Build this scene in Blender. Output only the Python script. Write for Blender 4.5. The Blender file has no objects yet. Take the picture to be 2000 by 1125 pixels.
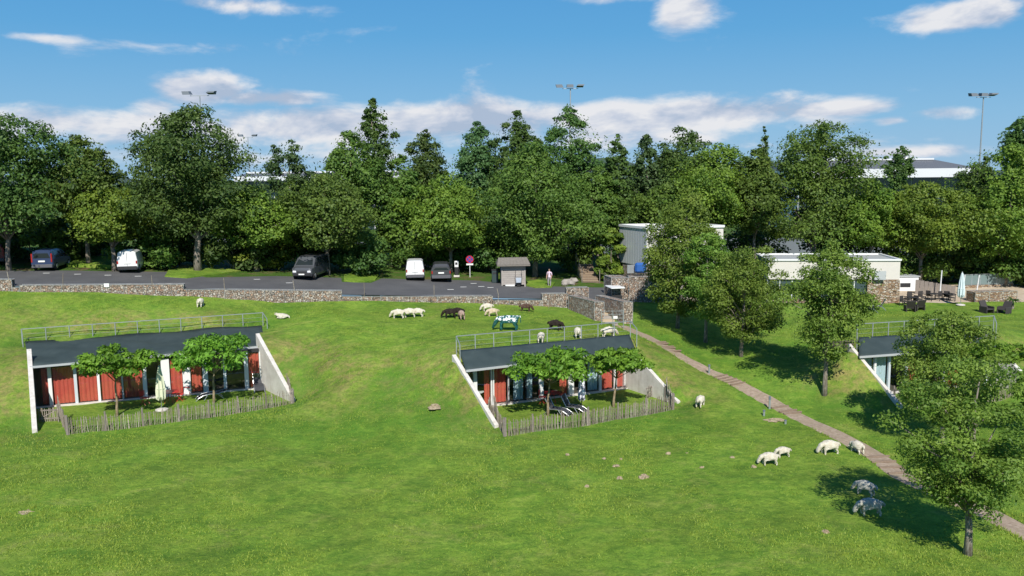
import bpy, bmesh, math, random
import numpy as np
from mathutils import Matrix, Vector
R = math.radians
random.seed(7); rng = np.random.default_rng(7)
sc = bpy.context.scene
COL = sc.collection

# ------------------------------------------------------------------ camera
F = 1650.; HC = 14.; PITCH = math.atan(212 / 1650); ROLL = R(0.6)
cp_, sp_ = math.cos(PITCH), math.sin(PITCH); cr_, sr_ = math.cos(ROLL), math.sin(ROLL)
FW = np.array([0, cp_, -sp_]); _up = np.array([0, sp_, cp_]); _rt = np.array([1., 0, 0])
UP = _up * cr_ + _rt * sr_; RT = _rt * cr_ - _up * sr_
C0 = np.array([0, 0, HC])
cam = bpy.data.cameras.new('camera'); camo = bpy.data.objects.new('camera', cam); COL.objects.link(camo)
cam.sensor_width = 36; cam.lens = 36 * F / 2000; cam.clip_start = .5; cam.clip_end = 20000
M = Matrix.Identity(4)
for i in range(3):
    M[i][0] = RT[i]; M[i][1] = UP[i]; M[i][2] = -FW[i]; M[i][3] = C0[i]
camo.matrix_world = M
sc.camera = camo

def ray(px, py): return FW + RT * ((px - 1000) / F) + UP * ((562.5 - py) / F)
def P(px, py, z):
    r = ray(px, py); return C0 + r * ((z - HC) / r[2])
def PY(px, py, Y):
    r = ray(px, py); return C0 + r * (Y / r[1])
def proj(p):
    d = np.asarray(p, float) - C0; zc = d @ FW
    return 1000 + F * (d @ RT) / zc, 562.5 - F * (d @ UP) / zc

# ------------------------------------------------------------------ light and sky
SUN_AZ, SUN_EL = 176.0, 42.0          # sun stands behind the camera (azimuth from +Y clockwise)
sd = np.array([math.sin(R(SUN_AZ)) * math.cos(R(SUN_EL)), math.cos(R(SUN_AZ)) * math.cos(R(SUN_EL)), math.sin(R(SUN_EL))])
sun = bpy.data.lights.new('sun', 'SUN'); sun.energy = 4.8; sun.angle = R(.53); sun.color = (1, .95, .87)
suno = bpy.data.objects.new('sun', sun); COL.objects.link(suno)
suno.rotation_euler = Vector(sd).to_track_quat('Z', 'Y').to_euler()
sc.view_settings.view_transform = 'Standard'; sc.view_settings.look = 'None'
sc.view_settings.exposure = .27; sc.view_settings.gamma = 1
sc.render.engine = 'CYCLES'
sc.cycles.max_bounces = 6; sc.cycles.diffuse_bounces = 3; sc.cycles.glossy_bounces = 3
sc.cycles.transmission_bounces = 3; sc.cycles.transparent_max_bounces = 8

class NT:
    """small helper for node trees"""
    def __init__(s, tree):
        s.t = tree; tree.nodes.clear()
    def n(s, typ, **kw):
        nd = s.t.nodes.new(typ)
        for k, v in kw.items():
            if k.startswith('i_'): s.set(nd, k[2:], v)
            else: setattr(nd, k, v)
        return nd
    def set(s, nd, key, v):
        sock = nd.inputs[int(key)] if key.isdigit() else nd.inputs[key.replace('_', ' ')]
        if isinstance(v, bpy.types.NodeSocket): s.t.links.new(v, sock)
        else: sock.default_value = v
    def l(s, a, b): s.t.links.new(a, b)
    def math(s, op, a, b=None, c=None, clamp=False):
        nd = s.t.nodes.new('ShaderNodeMath'); nd.operation = op; nd.use_clamp = clamp
        for i, v in enumerate((a, b, c)):
            if v is not None:
                if isinstance(v, bpy.types.NodeSocket): s.t.links.new(v, nd.inputs[i])
                else: nd.inputs[i].default_value = v
        return nd.outputs[0]
    def mix(s, fac, a, b, typ='MIX'):
        nd = s.t.nodes.new('ShaderNodeMix'); nd.data_type = 'RGBA'; nd.blend_type = typ
        for i, v in ((0, fac), (6, a), (7, b)):
            if isinstance(v, bpy.types.NodeSocket): s.t.links.new(v, nd.inputs[i])
            else: nd.inputs[i].default_value = v if i == 0 or len(v) == 4 else (*v, 1)
        return nd.outputs[2]
    def ramp(s, fac, stops, interp='LINEAR'):
        nd = s.t.nodes.new('ShaderNodeValToRGB'); cr = nd.color_ramp; cr.interpolation = interp
        while len(cr.elements) > 1: cr.elements.remove(cr.elements[-1])
        for k, (p, c) in enumerate(stops):
            e = cr.elements[0] if k == 0 else cr.elements.new(p)
            e.position = p; e.color = (*c, 1) if len(c) == 3 else c
        s.t.links.new(fac, nd.inputs[0]); return nd.outputs[0]
    def noise(s, vec, scale, detail=4, rough=.55, dist=0):
        nd = s.n('ShaderNodeTexNoise'); s.l(vec, nd.inputs['Vector'])
        nd.inputs['Scale'].default_value = scale; nd.inputs['Detail'].default_value = detail
        nd.inputs['Roughness'].default_value = rough; nd.inputs['Distortion'].default_value = dist
        return nd.outputs['Fac']
    def maprange(s, v, a, b, c=0, d=1, smooth=True):
        nd = s.n('ShaderNodeMapRange'); nd.interpolation_type = 'SMOOTHSTEP' if smooth else 'LINEAR'
        s.l(v, nd.inputs[0])
        for i, x in enumerate((a, b, c, d)): nd.inputs[i + 1].default_value = x
        return nd.outputs[0]

def azel(px, py):
    d = ray(px, py); d = d / np.linalg.norm(d)
    return math.atan2(d[0], d[1]), math.asin(d[2])

world = bpy.data.worlds.new('World'); sc.world = world; world.use_nodes = True
w = NT(world.node_tree)
sky = w.n('ShaderNodeTexSky', sky_type='NISHITA', sun_disc=False, sun_elevation=R(SUN_EL), sun_rotation=R(SUN_AZ))
sky.altitude = 200; sky.air_density = 1.0; sky.dust_density = 0.1; sky.ozone_density = 4.0
tc = w.n('ShaderNodeTexCoord'); dirv = tc.outputs['Generated']
sx = w.n('ShaderNodeSeparateXYZ'); w.l(dirv, sx.inputs[0])
az = w.math('ARCTAN2', sx.outputs[0], sx.outputs[1]); el = w.math('ARCSINE', sx.outputs[2])
vm = w.n('ShaderNodeVectorMath', operation='MULTIPLY'); w.l(dirv, vm.inputs[0]); vm.inputs[1].default_value = (1, 1, 2.6)
n1 = w.noise(vm.outputs[0], 7.5, 7, .58, .25)
vm2 = w.n('ShaderNodeVectorMath', operation='ADD'); w.l(vm.outputs[0], vm2.inputs[0]); vm2.inputs[1].default_value = (0, 0, .045)
n2 = w.noise(vm2.outputs[0], 7.5, 5, .55, .25)
# where the clouds of this afternoon stand: banks low over the horizon, loose ones above
clouds = [(60, 240, 300, 36, .36), (330, 245, 240, 34, .36), (620, 248, 300, 42, .42), (900, 240, 280, 38, .42), (1180, 232, 220, 40, .40), (1420, 222, 220, 34, .40), (1620, 212, 110, 18, .36), (300, 268, 300, 30, .28), (1000, 268, 500, 30, .30),
          (395, 178, 85, 30, .40), (520, 194, 130, 18, .36), (300, 212, 60, 22, .30), (1335, 18, 60, 34, .34), (1180, -4, 200, 16, .27),
          (1865, 30, 100, 22, .31), (1855, 222, 70, 17, .31), (1745, 236, 35, 10, .26), (300, 92, 170, 16, .22), (70, 74, 120, 12, .21),
          (400, 6, 330, 18, .24), (1790, 296, 140, 14, .27), (200, 292, 300, 30, .2), (700, 300, 400, 36, .2), (1500, 290, 400, 30, .15)]
bias = None
for (cx, cy, rx, ry, k) in clouds:
    a0, e0 = azel(cx, cy); ra = rx / F; re = ry / F
    qa = w.math('MULTIPLY', w.math('SUBTRACT', az, a0), 1 / ra); qe = w.math('MULTIPLY', w.math('SUBTRACT', el, e0), 1 / re)
    q = w.math('ADD', w.math('MULTIPLY', qa, qa), w.math('MULTIPLY', qe, qe))
    g = w.math('MULTIPLY', w.math('EXPONENT', w.math('MULTIPLY', q, -.8)), k)
    bias = g if bias is None else w.math('MAXIMUM', bias, g)
dens = w.math('ADD', w.math('ADD', w.math('MULTIPLY', w.math('SUBTRACT', n1, .5), .80), .5), bias)
alpha = w.maprange(dens, .62, .82)
lit = w.math('ADD', w.math('MULTIPLY', w.math('SUBTRACT', n1, n2), 3.2), .60)
ccol = w.ramp(lit, [(.22, (3.5, 4.2, 5.4)), (.5, (5.0, 5.35, 6.2)), (.85, (7.0, 6.95, 7.1))])
blue = w.ramp(w.maprange(el, -.02, 1.2, 0, 1, False), [(0, (2.6, 4.2, 6.0)), (.07, (1.85, 3.9, 6.0)), (.15, (.88, 3.10, 5.75)), (.24, (.52, 2.45, 5.4)), (.34, (.40, 2.0, 4.9)), (1, (.25, .9, 2.8))])
skyc = w.mix(.93, sky.outputs[0], blue)
mixc = w.mix(w.math('MULTIPLY', alpha, .93), skyc, ccol)
bg = w.n('ShaderNodeBackground'); w.l(mixc, bg.inputs[0]); bg.inputs[1].default_value = .1
wo = w.n('ShaderNodeOutputWorld'); w.l(bg.outputs[0], wo.inputs[0])

# ------------------------------------------------------------------ materials
MATS = {}
def mat(name, build):
    m = bpy.data.materials.new(name); m.use_nodes = True; t = NT(m.node_tree)
    out = t.n('ShaderNodeOutputMaterial'); sh = build(t); t.l(sh, out.inputs[0]); MATS[name] = m
    return m
def objco(t, gen=False):
    return t.n('ShaderNodeTexCoord').outputs['Object']
def geo(t): return t.n('ShaderNodeNewGeometry').outputs['Position']
def bsdf(t, col, rough=.7, metal=0., bump=None, bstr=.3, bdist=.02, spec=.5):
    b = t.n('ShaderNodeBsdfPrincipled')
    if isinstance(col, bpy.types.NodeSocket): t.l(col, b.inputs['Base Color'])
    else: b.inputs['Base Color'].default_value = (*col, 1)
    if isinstance(rough, bpy.types.NodeSocket): t.l(rough, b.inputs['Roughness'])
    else: b.inputs['Roughness'].default_value = rough
    b.inputs['Metallic'].default_value = metal; b.inputs['Specular IOR Level'].default_value = spec
    if bump is not None:
        bp = t.n('ShaderNodeBump'); bp.inputs['Strength'].default_value = bstr; bp.inputs['Distance'].default_value = bdist
        t.l(bump, bp.inputs['Height']); t.l(bp.outputs[0], b.inputs['Normal'])
    return b.outputs[0]
def simple(name, col, rough=.6, metal=0., var=.25, scale=6, spec=.4, bstr=.15):
    def f(t):
        v = geo(t); n = t.noise(v, scale, 5, .6)
        c = t.mix(n, tuple(x * (1 - var) for x in col), tuple(min(1, x * (1 + var)) for x in col))
        return bsdf(t, c, rough, metal, n, bstr, .02, spec)
    return mat(name, f)

def m_grass(t):
    v = geo(t); mp = t.n('ShaderNodeMapping'); t.l(v, mp.inputs[0]); mp.inputs['Scale'].default_value = (1, 1.35, 1)
    big = t.noise(v, .16, 4, .6, .4); mid = t.noise(mp.outputs[0], .8, 6, .68, .6); sm = t.noise(mp.outputs[0], 2.6, 6, .72, .3); fine = t.noise(v, 7.5, 6, .75); vf = t.noise(v, 30, 3, .7)
    c = t.ramp(mid, [(.28, (.110, .235, .018)), (.44, (.175, .310, .024)), (.56, (.230, .355, .030)), (.74, (.320, .400, .060))])
    c = t.mix(t.maprange(big, .40, .66), c, t.mix(.5, c, (.250, .330, .040)))
    blot = t.noise(mp.outputs[0], .42, 7, .74, 1.0); c = t.mix(t.math('MULTIPLY', t.maprange(blot, .49, .64), .62), c, (.075, .185, .014))
    c = t.mix(t.math('MULTIPLY', t.maprange(t.noise(mp.outputs[0], .30, 7, .74, .8), .52, .67), .58), c, (.350, .360, .085))
    at = t.n('ShaderNodeAttribute', attribute_name='dry').outputs['Fac']
    dn = t.math('MULTIPLY', at, t.maprange(t.noise(v, 1.3, 6, .7), .36, .66))
    c = t.mix(t.math('MULTIPLY', dn, .95), c, (.33, .255, .095))
    c = t.mix(t.maprange(sm, .32, .62), t.mix(.55, c, (.045, .125, .010)), c)
    c = t.mix(t.maprange(fine, .34, .62), t.mix(.40, c, (.050, .130, .012)), c)
    c = t.mix(t.math('MULTIPLY', t.maprange(vf, .50, .8), .40), c, (.40, .44, .12))
    hollow_shade = t.math('MULTIPLY', t.n('ShaderNodeAttribute', attribute_name='hollow_shade').outputs['Fac'], t.maprange(t.noise(v, .9, 5, .65), .25, .6))
    c = t.mix(t.math('MULTIPLY', hollow_shade, .65), c, (.070, .190, .014))  # slope toes and hollows shaded by a darker grass colour
    val = t.n('ShaderNodeHueSaturation'); t.l(c, val.inputs['Color']); t.l(t.maprange(t.noise(v, .3, 6, .68, .6), .32, .68, .84, 1.16), val.inputs['Value']); val.inputs['Saturation'].default_value = .97; c = val.outputs[0]
    h = t.math('ADD', t.math('MULTIPLY', fine, .8), t.math('MULTIPLY', vf, .4)); h = t.math('ADD', h, t.math('MULTIPLY', sm, 1.2))
    return bsdf(t, c, .85, 0, h, .75, .10, .12)
mat('grass', m_grass)

def leafmat(name, dark, light, trans=.36):
    def f(t):
        tint = t.n('ShaderNodeAttribute', attribute_name='tint').outputs['Fac']
        rnd = t.n('ShaderNodeObjectInfo').outputs['Random']
        c = t.ramp(tint, [(0, dark), (1, light)])
        hs = t.n('ShaderNodeHueSaturation'); t.l(c, hs.inputs['Color'])
        t.l(t.math('ADD', t.math('MULTIPLY', rnd, .03), .485), hs.inputs['Hue'])
        t.l(t.math('ADD', t.math('MULTIPLY', rnd, .35), .82), hs.inputs['Value'])
        b = t.n('ShaderNodeBsdfPrincipled'); t.l(hs.outputs[0], b.inputs['Base Color'])
        b.inputs['Roughness'].default_value = .55; b.inputs['Specular IOR Level'].default_value = .3
        tr = t.n('ShaderNodeBsdfTranslucent'); t.l(t.mix(1, hs.outputs[0], (1.0, 1.0, .45), 'MULTIPLY'), tr.inputs[0])
        mx = t.n('ShaderNodeMixShader'); mx.inputs[0].default_value = trans
        t.l(b.outputs[0], mx.inputs[1]); t.l(tr.outputs[0], mx.inputs[2]); return mx.outputs[0]
    return mat(name, f)
leafmat('leaf_dark', (0.039, 0.091, 0.023), (0.134, 0.218, 0.044))
leafmat('leaf_mid', (0.051, 0.120, 0.022), (0.182, 0.286, 0.047))
leafmat('leaf_yellow', (0.064, 0.131, 0.017), (0.233, 0.318, 0.041))
leafmat('leaf_blue', (0.036, 0.093, 0.033), (0.128, 0.211, 0.064))
leafmat('leaf_cherry', (0.076, 0.162, 0.021), (0.258, 0.371, 0.061))
leafmat('leaf_plane', (0.060, 0.156, 0.014), (0.226, 0.423, 0.041), .35)

def m_bark(t):
    v = objco(t); mp = t.n('ShaderNodeMapping'); t.l(v, mp.inputs[0]); mp.inputs['Scale'].default_value = (6, 6, 1.4)
    n = t.noise(mp.outputs[0], 2.2, 6, .65, .6)
    return bsdf(t, t.ramp(n, [(.3, (.085, .068, .052)), (.52, (.22, .19, .155)), (.72, (.40, .37, .32))]), .9, 0, n, .6, .03, .2)
mat('bark', m_bark)
def m_barkp(t):
    n = t.noise(objco(t), 9, 5, .6)
    return bsdf(t, t.ramp(n, [(.3, (.17, .12, .07)), (.7, (.36, .29, .19))]), .85, 0, n, .3, .02, .2)
mat('bark_pale', m_barkp)

def m_gabion(t):
    v = geo(t); vo = t.n('ShaderNodeTexVoronoi', feature='F1'); t.l(v, vo.inputs['Vector']); vo.inputs['Scale'].default_value = 6.5
    ve = t.n('ShaderNodeTexVoronoi', feature='DISTANCE_TO_EDGE'); t.l(v, ve.inputs['Vector']); ve.inputs['Scale'].default_value = 6.5
    sp = t.n('ShaderNodeSeparateColor'); t.l(vo.outputs['Color'], sp.inputs[0])
    c = t.ramp(sp.outputs[0], [(0, (.30, .225, .17)), (.22, (.50, .42, .34)), (.45, (.38, .26, .185)), (.6, (.56, .51, .45)), (.8, (.33, .30, .27)), (.93, (.44, .28, .19))], 'CONSTANT')
    n = t.noise(v, 14, 4, .6); c = t.mix(t.math('ADD', t.math('MULTIPLY', n, .35), .12), c, (.18, .16, .14))
    e = t.maprange(ve.outputs['Distance'], .0, .10)
    c = t.mix(e, (.09, .075, .06), c)
    return bsdf(t, c, .85, 0, t.math('ADD', e, t.math('MULTIPLY', n, .3)), 1, .06, .25)
mat('gabion', m_gabion)
def m_ledge(t):
    v = geo(t); mp = t.n('ShaderNodeMapping'); t.l(v, mp.inputs[0]); mp.inputs['Scale'].default_value = (1, 1, 2.6)
    vo = t.n('ShaderNodeTexVoronoi', feature='F1'); t.l(mp.outputs[0], vo.inputs['Vector']); vo.inputs['Scale'].default_value = 4.2
    ve = t.n('ShaderNodeTexVoronoi', feature='DISTANCE_TO_EDGE'); t.l(mp.outputs[0], ve.inputs['Vector']); ve.inputs['Scale'].default_value = 4.2
    sp = t.n('ShaderNodeSeparateColor'); t.l(vo.outputs['Color'], sp.inputs[0])
    c = t.ramp(sp.outputs[0], [(0, (.30, .19, .11)), (.25, (.47, .39, .29)), (.5, (.36, .25, .16)), (.7, (.50, .45, .38)), (.88, (.28, .20, .15))], 'CONSTANT')
    e = t.maprange(ve.outputs['Distance'], .0, .09); c = t.mix(e, (.07, .055, .04), c)
    return bsdf(t, c, .85, 0, e, 1, .05, .25)
mat('ledge_stone', m_ledge)
def m_asphalt(t):
    v = geo(t); n = t.noise(v, .5, 5, .6); f = t.noise(v, 30, 3, .7)
    c = t.ramp(n, [(.3, (.062, .063, .067)), (.7, (.098, .098, .100))]); c = t.mix(t.math('MULTIPLY', f, .4), c, (.15, .15, .15))
    return bsdf(t, c, .85, 0, f, .3, .01, .3)
mat('asphalt', m_asphalt)
def m_path(t):
    v = geo(t); n = t.noise(v, 1.2, 5, .65); f = t.noise(v, 16, 4, .7)
    vo = t.n('ShaderNodeTexVoronoi', feature='F1'); t.l(v, vo.inputs['Vector']); vo.inputs['Scale'].default_value = 7
    sp = t.n('ShaderNodeSeparateColor'); t.l(vo.outputs['Color'], sp.inputs[0])
    c = t.ramp(sp.outputs[0], [(0, (.30, .225, .165)), (.5, (.38, .295, .22)), (1, (.46, .365, .28))])
    c = t.mix(t.maprange(n, .4, .7), c, (.33, .27, .18)); c = t.mix(t.math('MULTIPLY', f, .45), c, (.19, .14, .10))
    return bsdf(t, c, .9, 0, f, .5, .03, .2)
mat('path', m_path)
def m_soil(t):
    n = t.noise(geo(t), 9, 6, .7)
    return bsdf(t, t.ramp(n, [(.3, (.20, .15, .09)), (.7, (.46, .38, .26))]), .95, 0, n, .8, .05, .1)
mat('soil', m_soil)
def m_litter(t):
    v = geo(t); n = t.noise(v, .55, 6, .65, .4); f = t.noise(v, 7, 5, .7)
    c = t.ramp(n, [(.36, (.060, .130, .018)), (.52, (.085, .155, .025)), (.62, (.16, .12, .06)), (.75, (.22, .145, .085))])
    return bsdf(t, t.mix(t.maprange(f, .3, .7), t.mix(.5, c, (.025, .05, .012)), c), .9, 0, f, .8, .15, .1)
mat('undergrowth', m_litter)
def m_sand(t):
    n = t.noise(geo(t), 2, 6, .6)
    return bsdf(t, t.ramp(n, [(.3, (.40, .32, .23)), (.7, (.52, .44, .34))]), .95, 0, n, .3, .03, .2)
mat('sand', m_sand)
def m_concrete(t):
    v = geo(t); n = t.noise(v, 1.6, 6, .65); mp = t.n('ShaderNodeMapping'); t.l(v, mp.inputs[0]); mp.inputs['Scale'].default_value = (5, 5, .5)
    s = t.noise(mp.outputs[0], 1, 5, .6)
    c = t.ramp(n, [(.3, (.50, .47, .42)), (.7, (.68, .65, .60))]); c = t.mix(t.maprange(s, .5, .75, 0, .5), c, (.36, .31, .24))
    return bsdf(t, c, .85, 0, n, .2, .02, .3)
mat('concrete', m_concrete)
def m_roof(t):
    v = geo(t); n = t.noise(v, .9, 5, .6); f = t.noise(v, 12, 4, .6)
    c = t.ramp(n, [(.3, (.030, .045, .044)), (.7, (.047, .066, .064))])
    return bsdf(t, c, .62, 0, t.math('ADD', n, t.math('MULTIPLY', f, .2)), .25, .06, .35)
mat('roof_membrane', m_roof)
def m_curtain(col):
    def f(t):
        v = geo(t); n = t.noise(v, 5, 4, .6); c = t.mix(n, tuple(x * .85 for x in col), tuple(x * 1.15 for x in col))
        return bsdf(t, c, .9, 0, n, .1, .02, .1)
    return f
mat('curtain_red', m_curtain((.54, .105, .075))); mat('curtain_blue', m_curtain((.46, .58, .62)))
def m_glass(t):
    tr = t.n('ShaderNodeBsdfTransparent'); tr.inputs[0].default_value = (.95, .97, .97, 1)
    gl = t.n('ShaderNodeBsdfGlossy'); gl.inputs['Roughness'].default_value = .02
    lw = t.n('ShaderNodeLayerWeight'); lw.inputs[0].default_value = .5
    fr = t.math('ADD', t.math('MULTIPLY', t.math('POWER', lw.outputs['Facing'], 4.), .8), .05)
    mx = t.n('ShaderNodeMixShader'); t.l(fr, mx.inputs[0]); t.l(tr.outputs[0], mx.inputs[1]); t.l(gl.outputs[0], mx.inputs[2]); return mx.outputs[0]
mat('glass', m_glass)
def m_carpaint(col):
    def f(t):
        b = t.n('ShaderNodeBsdfPrincipled'); b.inputs['Base Color'].default_value = (*col, 1); b.inputs['Roughness'].default_value = .35
        b.inputs['Coat Weight'].default_value = .6; b.inputs['Coat Roughness'].default_value = .08; return b.outputs[0]
    return f
mat('paint_blue', m_carpaint((.028, .045, .10))); mat('paint_white', m_carpaint((.75, .75, .74))); mat('paint_grey', m_carpaint((.075, .08, .088)))
mat('paint_dark', m_carpaint((.055, .056, .060))); mat('paint_red', m_carpaint((.22, .02, .02))); mat('paint_green', m_carpaint((.05, .11, .09)))
simple('car_glass', (.02, .026, .03), .08, 0, .1, 2, .6, 0)
simple('black_plastic', (.025, .025, .027), .6); simple('tyre', (.018, .018, .018), .85); simple('alloy', (.42, .43, .45), .35, .8)
simple('bumper_grey', (.10, .10, .108), .6); simple('lamp_red', (.32, .02, .015), .3); simple('lamp_clear', (.75, .76, .78), .2, 0, .05); simple('plate_white', (.78, .78, .74), .5, 0, .04)
simple('galvanised', (.42, .45, .46), .45, .6, .15, 4); simple('white_paint', (.72, .73, .72), .5, 0, .06, 3); simple('trim_grey', (.46, .48, .49), .5, .2, .1, 3)
simple('frame_grey', (.55, .60, .64), .45, .1, .08, 3); simple('plaster_pale', (.60, .57, .52), .85, 0, .06, 1.5); simple('cladding_grey', (.60, .62, .64), .5, .25, .06, 1.2)
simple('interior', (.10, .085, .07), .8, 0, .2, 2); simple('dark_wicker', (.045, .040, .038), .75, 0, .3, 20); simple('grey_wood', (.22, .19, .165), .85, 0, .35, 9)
def m_pale(t):
    rnd = t.n('ShaderNodeObjectInfo').outputs['Random']; n = t.noise(geo(t), 11, 5, .65)
    c = t.ramp(rnd, [(0, (.20, .165, .125)), (.5, (.33, .285, .225)), (1, (.45, .40, .33))])
    return bsdf(t, t.mix(t.maprange(n, .35, .75), c, (.15, .125, .10)), .9, 0, n, .4, .01, .2)
mat('paling', m_pale)
simple('board_grey', (.34, .31, .285), .85, 0, .25, 5); simple('log_brown', (.19, .14, .10), .9, 0, .4, 9); simple('shingle', (.20, .18, .155), .9, 0, .4, 6)
simple('fabric_cream', (.62, .64, .46), .9, 0, .08, 3); simple('fabric_pale', (.55, .64, .66), .9, 0, .08, 3)
simple('sling_dark', (.050, .052, .060), .8, 0, .2, 10); simple('red_metal', (.52, .035, .03), .4, 0, .1, 4); simple('steel', (.55, .56, .57), .3, .8, .1, 4)
def m_pattern(t):
    vo = t.n('ShaderNodeTexVoronoi', feature='F1'); t.l(objco(t), vo.inputs['Vector']); vo.inputs['Scale'].default_value = 9
    sp = t.n('ShaderNodeSeparateColor'); t.l(vo.outputs['Color'], sp.inputs[0])
    return bsdf(t, t.ramp(sp.outputs[0], [(0, (.75, .75, .77)), (.5, (.42, .43, .50)), (.72, (.16, .16, .20))], 'CONSTANT'), .9)
mat('fabric_pattern', m_pattern)
def m_wool(c0, c1):
    def f(t):
        v = objco(t); n = t.noise(v, 5, 5, .65); f_ = t.noise(v, 26, 4, .7)
        return bsdf(t, t.mix(t.maprange(n, .3, .7), c0, c1), .95, 0, t.math('ADD', n, f_), 1., .05, .1)
    return f
mat('wool_white', m_wool((.56, .50, .38), (.74, .70, .58))); mat('wool_cream', m_wool((.50, .40, .26), (.68, .58, .42)))
mat('wool_black', m_wool((.018, .014, .012), (.045, .034, .028))); mat('wool_brown', m_wool((.055, .030, .022), (.13, .085, .065))); mat('wool_pink', m_wool((.30, .20, .15), (.50, .38, .31)))
mat('wool_shade_grey', m_wool((.34, .33, .28), (.58, .56, .48)))  # grey wool, also standing for tree shade on a white fleece
def m_cow(t):
    v = objco(t); vo = t.n('ShaderNodeTexVoronoi', feature='F1'); t.l(v, vo.inputs['Vector']); vo.inputs['Scale'].default_value = 3.6; vo.inputs['Randomness'].default_value = .7
    d = t.maprange(vo.outputs['Distance'], .38, .44); sxyz = t.n('ShaderNodeSeparateXYZ'); t.l(v, sxyz.inputs[0])
    low = t.maprange(t.math('ADD', sxyz.outputs[2], t.math('MULTIPLY', t.noise(v, 3, 3), .3)), .85, 1.0, 1, 0)
    small = t.n('ShaderNodeTexVoronoi', feature='F1'); t.l(v, small.inputs['Vector']); small.inputs['Scale'].default_value = 9
    dm = t.maprange(small.outputs['Distance'], .22, .30)
    teal = (.010, .085, .080)
    c = t.mix(d, (.82, .84, .84), t.mix(dm, (.60, .70, .72), teal))
    c = t.mix(low, c, t.mix(.35, teal, t.mix(dm, (.25, .4, .42), teal)))
    return bsdf(t, c, .35, 0, None)
mat('cow_paint', m_cow)
simple('udder_pink', (.62, .40, .34), .6); simple('horn_dark', (.04, .035, .035), .5); simple('skin', (.45, .28, .20), .6); simple('lilac_cloth', (.75, .58, .68), .9); simple('grey_cloth', (.30, .27, .29), .9); simple('hair_dark', (.04, .025, .018), .8)
simple('sign_blue', (.035, .06, .30), .4, 0, .04); simple('sign_red', (.50, .02, .03), .4, 0, .04); simple('earth_green_bin', (.03, .05, .05), .6); simple('blue_tarp', (.02, .10, .34), .7)
simple('hill_wood', (.055, .085, .060), .95, 0, .3, .02); simple('hall_roof', (.105, .115, .13), .6, 0, .1, .3); simple('hall_white', (.72, .73, .75), .4, .2, .05, .2); simple('hall_glass', (.05, .075, .085), .1, 0, .2, .2, .6, 0)
simple('barrier', (.14, .165, .19), .7, 0, .15, .5); simple('stone_grey', (.32, .29, .26), .9, 0, .35, 3); simple('stair_tan', (.46, .36, .24), .9, 0, .2, 3)
simple('railing_glass', (.16, .22, .22), .15, 0, .1, 1, .6, 0); simple('line_paint', (.62, .62, .60), .8, 0, .2, 9)

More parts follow.
